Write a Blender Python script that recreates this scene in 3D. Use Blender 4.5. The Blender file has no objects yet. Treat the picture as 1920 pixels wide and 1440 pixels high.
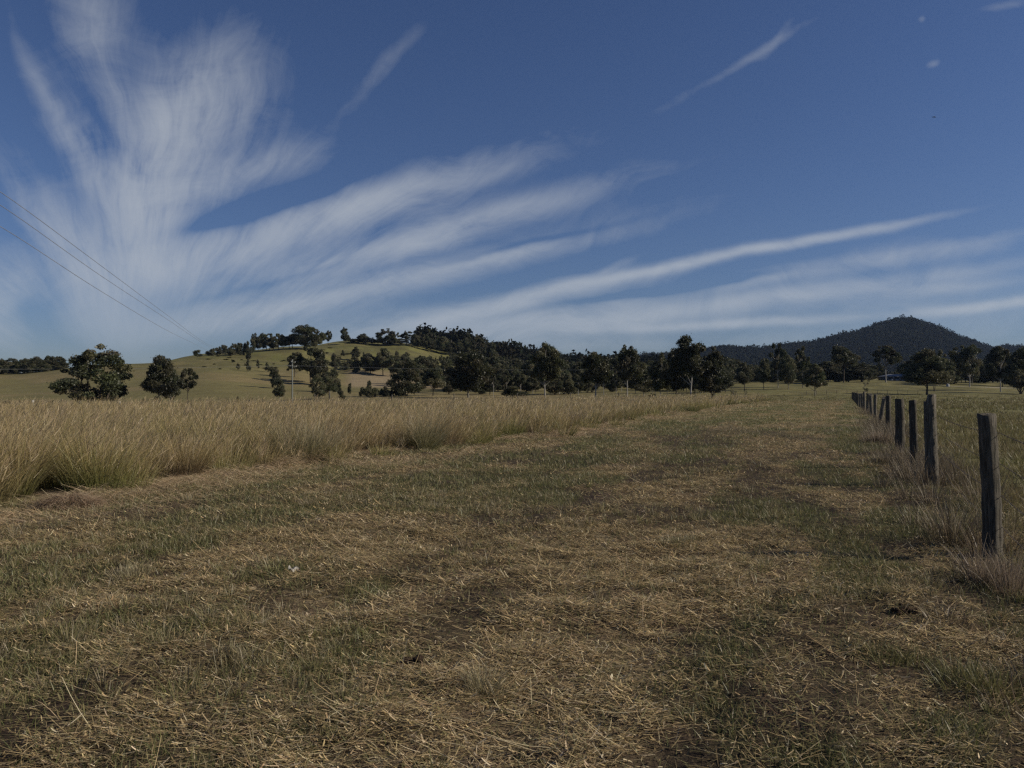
import bpy, math, random
import numpy as np
from mathutils import Vector, Matrix

SC = bpy.context.scene
COL = SC.collection
RS = np.random.RandomState

# ------------------------------------------------------------------ camera, world, sun, exposure
EYE = 1.5
F = 1500.0                                   # focal length in photograph pixels (photo 1920 wide)
cam_d = bpy.data.cameras.new('camera')
cam_d.sensor_width = 36.0
cam_d.lens = 36.0 * F / 1920.0
cam_d.clip_start = 0.05
cam_d.clip_end = 30000
cam = bpy.data.objects.new('camera', cam_d)
COL.objects.link(cam)
cam.location = (0, 0, EYE)
cam.rotation_euler = (math.radians(90 + 0.573), 0, 0)
SC.camera = cam

SUN_EL, SUN_AZ = math.radians(30), math.radians(95)          # azimuth measured from +Y towards +X
sv = Vector((math.sin(SUN_AZ) * math.cos(SUN_EL), math.cos(SUN_AZ) * math.cos(SUN_EL), math.sin(SUN_EL)))
sd = bpy.data.lights.new('sun', 'SUN')
sd.energy = 5.0
sd.angle = math.radians(0.5)
sd.color = (1.0, 0.90, 0.75)
sun = bpy.data.objects.new('sun', sd)
COL.objects.link(sun)
sun.rotation_euler = sv.to_track_quat('Z', 'Y').to_euler()

SC.view_settings.view_transform = 'Standard'
SC.view_settings.look = 'None'
SC.view_settings.gamma = 1.0
SC.view_settings.use_curve_mapping = False
SC.view_settings.exposure = -0.12
SC.cycles.max_bounces = 5
SC.cycles.diffuse_bounces = 3
SC.cycles.transparent_max_bounces = 8
SC.cycles.volume_bounces = 0
SC.cycles.use_denoising = False
SC.cycles.pixel_filter_type = 'BLACKMAN_HARRIS'
SC.cycles.filter_width = 1.4


class NT:
    """small helper for building node trees"""
    def __init__(self, tree):
        self.t = tree
        self.L = tree.links

    def node(self, typ, **kw):
        n = self.t.nodes.new(typ)
        for k, v in kw.items():
            setattr(n, k, v)
        return n

    def put(self, sock, v):
        if isinstance(v, bpy.types.NodeSocket):
            self.L.new(v, sock)
        elif isinstance(v, (tuple, list)) and len(v) == 3 and sock.type == 'RGBA':
            sock.default_value = (*v, 1)
        else:
            sock.default_value = v

    def m(self, op, a, b=0.0, c=0.0, clamp=False):
        n = self.node('ShaderNodeMath', operation=op, use_clamp=clamp)
        self.put(n.inputs[0], a)
        self.put(n.inputs[1], b)
        if len(n.inputs) > 2:
            self.put(n.inputs[2], c)
        return n.outputs[0]

    def vec(self, x, y, z=0.0):
        n = self.node('ShaderNodeCombineXYZ')
        for i, v in enumerate((x, y, z)):
            self.put(n.inputs[i], v)
        return n.outputs[0]

    def noise(self, v, scale, detail=4, rough=0.55, dist=0.0):
        n = self.node('ShaderNodeTexNoise')
        if v is not None:
            self.L.new(v, n.inputs['Vector'])
        n.inputs['Scale'].default_value = scale
        n.inputs['Detail'].default_value = detail
        n.inputs['Roughness'].default_value = rough
        n.inputs['Distortion'].default_value = dist
        return n.outputs[0]

    def mix(self, f, a, b, typ='MIX'):
        n = self.node('ShaderNodeMix', data_type='RGBA', blend_type=typ)
        self.put(n.inputs[0], f)
        self.put(n.inputs[6], a)
        self.put(n.inputs[7], b)
        return n.outputs[2]

    def rng(self, v, a, b, c, d, smooth=False):
        n = self.node('ShaderNodeMapRange')
        if smooth:
            n.interpolation_type = 'SMOOTHSTEP'
        self.put(n.inputs[0], v)
        for i, x in enumerate((a, b, c, d)):
            n.inputs[i + 1].default_value = x
        return n.outputs[0]


world = bpy.data.worlds.new('World')
SC.world = world
world.use_nodes = True
wt = world.node_tree
wt.nodes.clear()
W = NT(wt)
sky = W.node('ShaderNodeTexSky', sky_type='NISHITA')
sky.sun_disc = False
sky.sun_elevation = SUN_EL
sky.sun_rotation = SUN_AZ
sky.altitude = 100
sky.air_density = 1.0
sky.dust_density = 0.35
sky.ozone_density = 3.0
tc = W.node('ShaderNodeTexCoord')
sep = W.node('ShaderNodeSeparateXYZ')
W.L.new(tc.outputs['Generated'], sep.inputs[0])
dx, dy, dz = sep.outputs
dys = W.m('MAXIMUM', dy, 0.02)
U0 = W.m('DIVIDE', dx, dys)
V0 = W.m('DIVIDE', dz, dys)
# polar coordinates about the point on the horizon the cirrus streets run to
PU, PV = (250 - 960) / F, (735 - 700) / F
du = W.m('SUBTRACT', U0, PU)
dv = W.m('ADD', W.m('SUBTRACT', V0, PV), 0.03)
th = W.m('ARCTAN2', dv, du)
rr = W.m('SQRT', W.m('ADD', W.m('MULTIPLY', du, du), W.m('MULTIPLY', dv, dv)))
lr = W.m('LOGARITHM', W.m('ADD', rr, 0.03), 2.718)
wob = W.noise(W.vec(U0, V0, 3.1), 5.0, 3, 0.5)
th2 = W.m('ADD', th, W.m('MULTIPLY', W.m('SUBTRACT', wob, 0.5), 0.30))
fib = W.noise(W.vec(W.m('MULTIPLY', th2, 7.0), W.m('MULTIPLY', lr, 1.8), 0.0), 1.5, 5, 0.58, 0.5)
fib2 = W.noise(W.vec(W.m('MULTIPLY', th2, 26.0), W.m('MULTIPLY', lr, 4.0), 5.0), 1.5, 6, 0.68, 0.9)
puff = W.noise(W.vec(W.m('MULTIPLY_ADD', U0, .8, W.m('MULTIPLY', V0, .5)), W.m('MULTIPLY_ADD', V0, 1.5, W.m('MULTIPLY', U0, -.35)), 9.0), 9.0, 7, 0.66, 0.7)
w1 = W.noise(W.vec(U0, V0, 0.0), 4.0, 5, 0.55)
w2 = W.noise(W.vec(U0, V0, 7.0), 4.0, 5, 0.55)
UU = W.m('ADD', U0, W.m('MULTIPLY', W.m('SUBTRACT', w1, 0.5), 0.07))
VV = W.m('ADD', V0, W.m('MULTIPLY', W.m('SUBTRACT', w2, 0.5), 0.022))
CLOUDS = [  # centre x, y, half length, half width, angle, weight   (degrees of arc, written as photo units / F)
    (390, 190, 105, 78, 60, .62), (300, 290, 130, 78, 72, .58), (262, 400, 110, 62, 88, .62), (170, 25, 95, 58, 100, .40), (310, 215, 70, 40, 50, .22),
    (80, 150, 110, 16, 112, .20), (145, 275, 120, 38, 118, .40), (215, 150, 100, 34, 108, .18), (470, 312, 110, 28, 17, .42),
    (290, 500, 170, 80, 20, .62), (640, 405, 260, 34, 19, .85), (700, 375, 130, 16, 14, .30), (780, 452, 290, 24, 17, .85),
    (700, 540, 330, 20, 13, .75), (880, 492, 160, 9, 11, .35), (1010, 555, 300, 14, 12, .75), (1270, 498, 190, 7, 11, .65), (1120, 512, 60, 8, 25, .25),
    (1575, 441, 165, 8, 10.5, .75), (1030, 607, 330, 30, 5, .80), (1680, 482, 280, 15, 9, .42), (1450, 522, 90, 8, 12, .25),
    (1500, 552, 340, 13, 8, .50), (1750, 540, 160, 10, 5, .35), (1860, 572, 125, 8, 6, 1.0), (1360, 609, 190, 7, 3, .80),
    (705, 132, 105, 16, 46, .165), (1400, 105, 125, 8, 30, .17), (1460, 60, 50, 7, 50, .08), (0, 540, 60, 70, 100, .55),
    (130, 460, 150, 32, 125, .42), (60, 420, 120, 20, 125, .30), (330, 610, 400, 30, 3, .26),
    (1762, 115, 11, 6, 20, .24), (1730, 33, 7, 5, 40, .20), (1890, 8, 35, 8, 10, .20),
    (1000, 655, 500, 14, 2, .26), (1800, 590, 300, 40, 5, .20), (1180, 400, 160, 24, 14, .10),
    (650, 355, 26, 12, 25, .18), (1640, 505, 120, 50, 8, .10), (900, 340, 110, 12, 32, .12),
    (470, 392, 150, 17, 17, -.75), (205, 250, 70, 12, 118, -.16), (560, 520, 180, 8, 14, -.30), (90, 610, 90, 30, 140, -.35), (310, 560, 60, 40, 0, -.1),
    (900, 480, 200, 6, 14, -.30), (1250, 545, 300, 7, 8, -.35), (60, 330, 40, 60, 120, -.1), (130, 420, 110, 30, 118, .16),
]
acc = None
for cx, cy, L, Wd, ang, wgt in CLOUDS:
    a = math.radians(ang)
    cu, cv = (cx - 960) / F, (735 - cy) / F
    ca, sa = math.cos(a), math.sin(a)
    # p = ((u-cu)*ca+(v-cv)*sa)/L ; q = (-(u-cu)*sa+(v-cv)*ca)/W
    p = W.m('MULTIPLY_ADD', UU, ca * F / L, W.m('MULTIPLY_ADD', VV, sa * F / L, -(cu * ca + cv * sa) * F / L))
    q = W.m('MULTIPLY_ADD', UU, -sa * F / Wd, W.m('MULTIPLY_ADD', VV, ca * F / Wd, (cu * sa - cv * ca) * F / Wd))
    d2 = W.m('MULTIPLY_ADD', p, p, W.m('MULTIPLY', q, q))
    g = W.m('MULTIPLY', W.m('POWER', 2.718, W.m('MULTIPLY', d2, -0.8)), wgt)
    acc = g if acc is None else W.m('ADD', acc, g)
acc = W.m('MAXIMUM', acc, 0.0)
acc = W.m('MULTIPLY', acc, W.rng(dy, 0.05, 0.3, 0.0, 1.0))
fN = W.rng(fib, 0.28, 0.72, 0.0, 1.0)
gN = W.rng(fib2, 0.28, 0.72, 0.0, 1.0)
pN = W.rng(puff, 0.28, 0.72, 0.0, 1.0)
tex = W.m('ADD', W.m('MULTIPLY', fN, 0.42), W.m('ADD', W.m('MULTIPLY', gN, 0.16), W.m('MULTIPLY', pN, 0.42)))
fade = W.rng(rr, 0.05, 0.22, 0.15, 1.0, True)
tex = W.m('ADD', 0.5, W.m('MULTIPLY', W.m('SUBTRACT', tex, 0.5), fade))
dens = W.m('SUBTRACT', W.m('MULTIPLY', acc, W.m('MULTIPLY_ADD', tex, 1.80, 0.06)), W.m('MULTIPLY_ADD', tex, -0.14, 0.125))
dens = W.m('MAXIMUM', dens, 0.0)
dens = W.m('SUBTRACT', 1.0, W.m('POWER', 2.718, W.m('MULTIPLY', dens, -1.3)))
dens = W.m('MULTIPLY', dens, 0.84, clamp=True)
skyc = W.mix(1.0, sky.outputs[0], (0.775, 0.87, 1.165), 'MULTIPLY')
cloudc = W.rng(V0, 0.0, 0.55, 9.9, 9.4)
cc = W.node('ShaderNodeVectorMath', operation='SCALE')
cc.inputs[0].default_value = (0.90, 0.97, 1.06)
W.put(cc.inputs['Scale'], cloudc)
final = W.mix(dens, skyc, cc.outputs[0])
bg = W.node('ShaderNodeBackground')
W.L.new(final, bg.inputs[0])
bg.inputs[1].default_value = 0.056
wo = W.node('ShaderNodeOutputWorld')
W.L.new(bg.outputs[0], wo.inputs[0])


# ------------------------------------------------------------------ numpy helpers
def _h(ix, iy, s):
    n = (ix.astype(np.int64) * 374761393 + iy.astype(np.int64) * 668265263 + s * 1442695041) & 0x7fffffff
    n = ((n ^ (n >> 13)) * 1274126177) & 0x7fffffff
    n = ((n ^ (n >> 16)) * 668265263) & 0x7fffffff
    return ((n ^ (n >> 15)) & 0xffffff) / float(0xffffff)


def vn(x, y, s=0):
    ix, iy = np.floor(x), np.floor(y)
    fx, fy = x - ix, y - iy
    fx, fy = fx * fx * (3 - 2 * fx), fy * fy * (3 - 2 * fy)
    a, b, c, d = _h(ix, iy, s), _h(ix + 1, iy, s), _h(ix, iy + 1, s), _h(ix + 1, iy + 1, s)
    return (a * (1 - fx) + b * fx) * (1 - fy) + (c * (1 - fx) + d * fx) * fy


def fbm(x, y, s=0, o=4):
    r, a, t = 0, 1.0, 0
    for i in range(o):
        r = r + a * vn(x * 2 ** i + 17.3 * i, y * 2 ** i - 9.1 * i, s + i)
        t += a
        a *= 0.55
    return r / t


def sstep(x, a, b):
    t = np.clip((x - a) / (b - a), 0, 1)
    return t * t * (3 - 2 * t)


FS, FO = 0.423, 1.26                          # fence line X = FO + FS * Y
NRM = math.sqrt(1 + FS * FS)


def wl(X, Y):                                 # across and along the mown strip; the fence is w = 0
    return (X - FO - FS * Y) / NRM, (X * FS + Y) / NRM


EDGE = -11.9
# terrain: height of the ground by bearing (photo column) and distance
TX = np.array([-1600, 0, 235, 400, 550, 650, 750, 850, 950, 1050, 1200, 1400, 1600, 1800, 1920, 3400], float)
TD = np.array([0, 45, 100, 200, 300, 400, 500, 600, 700, 1000, 8000], float)
TZ = np.array([
    [0, 0, -1.0, -1.2, 3.0, 9.0, 10, 10, 9, 6, 0],
    [0, 0, -1.0, -1.2, 3.0, 10.6, 11, 10, 9, 6, 0],
    [0, 0, -1.0, -1.2, 5.0, 15.6, 15, 12, 10, 6, 0],
    [0, 0, -.95, -0.9, 7.5, 18.3, 25, 20, 14, 6, 0],
    [0, 0, -.9, -0.8, 5.5, 16.2, 30, 33, 22, 8, 0],
    [0, 0, -.8, -0.2, 3.5, 10.8, 25, 40, 36, 10, 0],
    [0, 0, -.6, 0.0, 3.0, 9.5, 21.5, 38, 36, 12, 0],
    [0, 0, -.4, 0.0, 2.5, 7.6, 16.5, 31, 36, 14, 0],
    [0, 0, -.3, 0.0, 2.5, 6.8, 12.5, 21, 26, 16, 0],
    [0, 0, -.2, 0.1, 2.5, 5.0, 7.0, 10, 14, 16, 0],
    [0, 0, 0.0, 0.4, 3.2, 5.5, 7.0, 8.0, 9, 10, 0],
    [0, 0, 0.1, 0.7, 3.8, 6.8, 9.0, 9.5, 9, 6, 0],
    [0, 0, 0.1, 0.7, 4.0, 7.2, 9.5, 10, 9, 6, 0],
    [0, 0, 0.0, 0.4, 3.4, 6.6, 8.8, 9.5, 9, 6, 0],
    [0, 0, 0.0, 0.2, 2.6, 5.5, 7.5, 8.5, 9, 6, 0],
    [0, 0, 0.0, 0.2, 2.0, 5.0, 7, 8, 8, 6, 0]], float)


def ground_z(X, Y):
    X = np.asarray(X, float)
    Y = np.asarray(Y, float)
    r = np.hypot(X, Y)
    D = np.maximum(Y, 0.35 * r)
    px = 960 + F * X / np.maximum(Y, 0.3 * r + 1e-6)
    px = np.clip(px, TX[0], TX[-1] - 1)
    D = np.minimum(D, 7900)
    i = np.clip(np.searchsorted(TX, px, 'right') - 1, 0, len(TX) - 2)
    j = np.clip(np.searchsorted(TD, D, 'right') - 1, 0, len(TD) - 2)
    f = (px - TX[i]) / (TX[i + 1] - TX[i])
    g = (D - TD[j]) / (TD[j + 1] - TD[j])
    f = f * f * (3 - 2 * f)
    # catmull-rom in distance, smooth blend in bearing

    def prof(ii):
        p0 = TZ[ii, np.maximum(j - 1, 0)]
        p1 = TZ[ii, j]
        p2 = TZ[ii, j + 1]
        p3 = TZ[ii, np.minimum(j + 2, len(TD) - 1)]
        far = (j >= len(TD) - 3)
        m1 = (p2 - p0) * 0.5
        m2 = (p3 - p1) * 0.5
        h = g
        c = (2 * h ** 3 - 3 * h ** 2 + 1) * p1 + (h ** 3 - 2 * h ** 2 + h) * m1 + (-2 * h ** 3 + 3 * h ** 2) * p2 + (h ** 3 - h ** 2) * m2
        return np.where(far | (j == 0), p1 * (1 - h) + p2 * h, c)
    z = prof(i) * (1 - f) + prof(i + 1) * f
    near = np.exp(-(r / 90.0) ** 2)
    z = z + (fbm(X / 2.2, Y / 2.2, 3, 3) - 0.5) * 0.10 * near + (fbm(X / 0.42, Y / 0.42, 5, 3) - 0.5) * 0.085 * np.exp(-(r / 25.0) ** 2)
    z = z + (fbm(X / 35, Y / 35, 8, 3) - 0.5) * 2.4 * sstep(r, 180, 420)
    return z


def gz(x, y):
    return float(ground_z(np.array([x]), np.array([y]))[0])


def at(px, D):
    """column of the photo and distance -> point standing on the ground"""
    x = (px - 960) / F * D
    return Vector((x, D, gz(x, D)))


def mesh_np(name, V, Fc, mat, col=None, smooth=False):
    V = np.ascontiguousarray(V, dtype=np.float32)
    Fc = np.ascontiguousarray(Fc, dtype=np.int32)
    k = Fc.shape[1]
    me = bpy.data.meshes.new(name)
    me.vertices.add(len(V))
    me.vertices.foreach_set('co', V.ravel())
    me.loops.add(Fc.size)
    me.loops.foreach_set('vertex_index', Fc.ravel())
    me.polygons.add(len(Fc))
    me.polygons.foreach_set('loop_start', np.arange(0, Fc.size, k, dtype=np.int32))
    if smooth:
        me.polygons.foreach_set('use_smooth', np.ones(len(Fc), dtype=bool))
    if col is not None:
        at_ = me.attributes.new('Col', 'FLOAT_COLOR', 'POINT')
        c4 = np.ones((len(V), 4), dtype=np.float32)
        c4[:, :3] = col
        at_.data.foreach_set('color', c4.ravel())
    me.update(calc_edges=True)
    me.materials.append(mat)
    return me


def link(name, me, parent=None, loc=None):
    o = bpy.data.objects.new(name, me)
    COL.objects.link(o)
    if parent:
        o.parent = parent
    if loc is not None:
        o.location = loc
    return o


def tag(o, label=None, cat=None, group=None, kind=None):
    if label:
        o['label'] = label
    if cat:
        o['category'] = cat
    if group:
        o['group'] = group
    if kind:
        o['kind'] = kind
    return o


def blades(P, H, Wd, az, l0, l1, c0, c1, k=3, tip=0.15, waz=None, rs=None):
    """N ribbons growing from P, leaning towards az, angle from vertical going l0 -> l0+l1"""
    N = len(P)
    if waz is None:
        waz = rs.uniform(0, math.pi, N)
    wx, wy = np.cos(waz), np.sin(waz)
    pos = P.astype(float).copy()
    ax, ay = np.cos(az), np.sin(az)
    Vv = np.zeros((N, k + 1, 2, 3))
    Cc = np.zeros((N, k + 1, 2, 3))
    for j in range(k + 1):
        t = j / k
        w = Wd * 0.5 * (1 - (1 - tip) * t ** 1.5)
        Vv[:, j, 0, 0] = pos[:, 0] - wx * w
        Vv[:, j, 0, 1] = pos[:, 1] - wy * w
        Vv[:, j, 0, 2] = pos[:, 2]
        Vv[:, j, 1, 0] = pos[:, 0] + wx * w
        Vv[:, j, 1, 1] = pos[:, 1] + wy * w
        Vv[:, j, 1, 2] = pos[:, 2]
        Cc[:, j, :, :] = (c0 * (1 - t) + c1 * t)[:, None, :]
        if j < k:
            a = l0 + l1 * (j + .5) / k
            s = H / k
            pos[:, 0] += np.sin(a) * ax * s
            pos[:, 1] += np.sin(a) * ay * s
            pos[:, 2] += np.cos(a) * s
    base = (np.arange(N) * (k + 1) * 2)[:, None]
    f = np.array([[2 * j, 2 * j + 1, 2 * j + 3, 2 * j + 2] for j in range(k)])
    Fc = (base[:, :, None] + f[None]).reshape(-1, 4)
    return Vv.reshape(-1, 3), Fc, Cc.reshape(-1, 3)


def join(parts):
    Vs, Fs, Cs, n = [], [], [], 0
    for v, f, c in parts:
        Vs.append(v)
        Fs.append(f + n)
        Cs.append(c)
        n += len(v)
    return np.concatenate(Vs), np.concatenate(Fs), np.concatenate(Cs)


def pick(pal, n, rs, jit=0.12):
    pal = np.array(pal)
    c = pal[rs.randint(0, len(pal), n)]
    return c * (1 + rs.uniform(-jit, jit, (n, 1))) * (1 + rs.uniform(-.04, .04, (n, 3)))


# ------------------------------------------------------------------ materials
def new_mat(name):
    m = bpy.data.materials.new(name)
    m.use_nodes = True
    m.node_tree.nodes.clear()
    return m, NT(m.node_tree)


def finish(T, color, rough=0.8, bump=None, strength=0.3, dist=0.02, spec=0.25):
    b = T.node('ShaderNodeBsdfPrincipled')
    T.put(b.inputs['Base Color'], color)
    T.put(b.inputs['Roughness'], rough)
    b.inputs['Specular IOR Level'].default_value = spec
    if bump is not None:
        bn = T.node('ShaderNodeBump')
        bn.inputs['Strength'].default_value = strength
        bn.inputs['Distance'].default_value = dist
        T.put(bn.inputs['Height'], bump)
        T.L.new(bn.outputs[0], b.inputs['Normal'])
    o = T.node('ShaderNodeOutputMaterial')
    T.L.new(b.outputs[0], o.inputs[0])
    return b


def mat_blade(name, trans=0.3, gain=(1, 1, 1), var=0.0, gloss=0.025):
    m, T = new_mat(name)
    a = T.node('ShaderNodeAttribute', attribute_name='Col')
    c = T.mix(1.0, a.outputs['Color'], gain, 'MULTIPLY')
    if var:
        oi = T.node('ShaderNodeObjectInfo')
        g = T.rng(oi.outputs['Random'], 0, 1, 1 - var, 1 + var)
        c = T.mix(1.0, c, T.vec(g, g, g), 'MULTIPLY')
    d = T.node('ShaderNodeBsdfDiffuse')
    T.put(d.inputs[0], c)
    t = T.node('ShaderNodeBsdfTranslucent')
    T.put(t.inputs[0], c)
    ms = T.node('ShaderNodeMixShader')
    ms.inputs[0].default_value = trans
    T.L.new(d.outputs[0], ms.inputs[1])
    T.L.new(t.outputs[0], ms.inputs[2])
    gl = T.node('ShaderNodeBsdfGlossy')
    gl.inputs['Roughness'].default_value = 0.45
    gl.inputs[0].default_value = (.9, .9, .9, 1)
    m2 = T.node('ShaderNodeMixShader')
    m2.inputs[0].default_value = gloss
    T.L.new(ms.outputs[0], m2.inputs[1])
    T.L.new(gl.outputs[0], m2.inputs[2])
    o = T.node('ShaderNodeOutputMaterial')
    T.L.new(m2.outputs[0], o.inputs[0])
    return m


M_BLADE = mat_blade('grass_blades', 0.30)
M_STRAW = mat_blade('dry_straw', 0.15)
M_LEAF = mat_blade('tree_leaves', 0.32, var=0.34)
M_WOOD_LEAF = mat_blade('forest_leaves', 0.1, gloss=0.0)


def mat_ground():
    m, T = new_mat('ground')
    a = T.node('ShaderNodeAttribute', attribute_name='Col')
    tcn = T.node('ShaderNodeTexCoord')
    P = tcn.outputs['Object']
    n1 = T.noise(P, 14.0, 6, 0.7)
    n2 = T.noise(P, 1.3, 5, 0.6)
    n3 = T.noise(P, 0.12, 5, 0.65)
    n4 = T.noise(P, 75.0, 3, 0.6)
    k = T.m('MULTIPLY', T.rng(n1, 0.3, 0.7, 0.62, 1.38), T.rng(n2, 0.3, 0.7, 0.80, 1.2))
    k = T.m('MULTIPLY', k, T.rng(n3, 0.3, 0.7, 0.86, 1.14))
    k = T.m('MULTIPLY', k, T.rng(n4, 0.3, 0.7, 0.75, 1.25))
    c = T.mix(1.0, a.outputs['Color'], T.vec(k, k, k), 'MULTIPLY')
    hue = T.mix(T.rng(n2, 0.4, 0.62, 0.0, 0.30), c, T.mix(1.0, c, (0.82, 1.08, 0.72), 'MULTIPLY'))
    hh = T.m('ADD', T.m('MULTIPLY', n1, 0.6), T.m('MULTIPLY', n4, 0.25))
    finish(T, hue, 0.95, hh, 0.8, 0.05, 0.1)
    return m


M_GROUND = mat_ground()


def mat_wood(name, lo, hi):
    m, T = new_mat(name)
    tcn = T.node('ShaderNodeTexCoord')
    mp = T.node('ShaderNodeMapping')
    mp.inputs['Scale'].default_value = (1, 1, 0.07)
    T.L.new(tcn.outputs['Object'], mp.inputs[0])
    n = T.noise(mp.outputs[0], 45, 6, 0.7)
    n2 = T.noise(tcn.outputs['Object'], 5, 5, 0.65)
    c = T.mix(T.rng(n, 0.32, 0.68, 0, 1), lo, hi)
    c = T.mix(T.rng(n2, 0.52, 0.7, 0, 0.55), c, (0.06, 0.07, 0.055))
    oi = T.node('ShaderNodeObjectInfo')
    g = T.rng(oi.outputs['Random'], 0, 1, .75, 1.25)
    c = T.mix(1.0, c, T.vec(g, g, g), 'MULTIPLY')
    finish(T, c, 0.95, n, 1.0, 0.03, 0.1)
    return m


M_POST = mat_wood('weathered_hardwood', (0.022, 0.018, 0.014), (0.20, 0.18, 0.145))
M_POLE = mat_wood('power_pole_timber', (0.10, 0.11, 0.10), (0.20, 0.21, 0.195))


def mat_noise(name, a, b, sc, rough=0.9, bump=0.3, spec=0.2, metal=0.0):
    m, T = new_mat(name)
    tcn = T.node('ShaderNodeTexCoord')
    n = T.noise(tcn.outputs['Object'], sc, 5, 0.6)
    c = T.mix(T.rng(n, 0.35, 0.65, 0, 1), a, b)
    bs = finish(T, c, rough, n, bump, 0.02, spec)
    bs.inputs['Metallic'].default_value = metal
    return m


M_BARK_D = mat_noise('dark_bark', (0.045, 0.038, 0.03), (0.10, 0.085, 0.07), 4)
M_BARK_P = mat_noise('pale_gum_bark', (0.20, 0.19, 0.17), (0.42, 0.40, 0.37), .5)
M_BARK_G = mat_noise('grey_bark', (0.13, 0.12, 0.10), (0.24, 0.22, 0.19), 2)
M_WIRE = mat_noise('rusty_wire', (0.05, 0.035, 0.028), (0.12, 0.10, 0.09), 60, 0.7)
M_CABLE = mat_noise('aluminium_cable', (0.16, 0.17, 0.19), (0.24, 0.25, 0.27), 3, 0.5)
M_CABLE_L = mat_noise('bright_cable', (0.30, 0.31, 0.30), (0.40, 0.40, 0.38), 3, 0.5)
M_EARTH = mat_noise('dark_earth', (0.018, 0.011, 0.007), (0.055, 0.034, 0.022), 30, 1.0, 1.0)
M_SCRAP = mat_noise('white_scrap', (0.24, 0.225, 0.19), (0.42, 0.40, 0.36), 30, 0.8)
M_ROOF = mat_noise('grey_roof_sheet', (0.12, 0.13, 0.15), (0.17, 0.18, 0.20), 2, 0.6)
M_WALL = mat_noise('blue_grey_boards', (0.12, 0.14, 0.19), (0.16, 0.18, 0.23), 1.5, 0.8)
M_WHITE = mat_noise('white_paint', (0.26, 0.26, 0.26), (0.34, 0.34, 0.33), 1.5, 0.6)
M_GLASS = mat_noise('window_glass', (0.02, 0.025, 0.03), (0.03, 0.035, 0.045), 1.0, 0.15, 0.0, 0.6)
M_FEATHER = mat_noise('dark_feathers', (0.015, 0.014, 0.013), (0.04, 0.036, 0.032), 20, 0.8)
M_PALEPOST = mat_noise('pale_timber', (0.42, 0.41, 0.38), (0.62, 0.61, 0.57), 6, 0.8)


# ------------------------------------------------------------------ ground
def masks(X, Y):
    w, l = wl(X, Y)
    green = fbm(w / 1.1 + 3, l / 2.6, 21, 4)
    green = sstep(green + 0.12 * np.exp(-((w + 7.6) / .9) ** 2) + 0.10 * np.exp(-((w + 1.2) / .6) ** 2)
                  - 0.10 * np.exp(-((w + 2.9) / .8) ** 2) - .22 * np.exp(-((Y - 7.4) / .9) ** 2) * sstep(w, -4, -3), 0.47, 0.61)
    straw = fbm(w / 0.9, l / 2.4, 31, 4)
    straw = sstep(straw + 0.16 * np.exp(-((w + 2.7) / .8) ** 2) + 0.20 * np.exp(-((w + 11.0) / 1.6) ** 2)
                  + 0.08 * np.exp(-((w + 5.6) / .9) ** 2) - 0.06 * np.exp(-((w + 0.4) / 1.5) ** 2), 0.38, 0.66)
    return green, straw, w, l


EL = [0, 7.4, 11.2, 15.3, 19.7, 26.1, 36, 61, 105, 160]
EW = [-11.2, -11.2, -11.3, -12.2, -11.7, -11.2, -12.0, -13.6, -13.5, -13.5]


def edge_w(l):
    return np.interp(l, EL, EW) + (fbm(l / 2.2, l * 0 + 1.5, 41, 3) - 0.5) * 1.5 + (fbm(l / .7, l * 0 + 4.5, 43, 2) - 0.5) * .9


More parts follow.
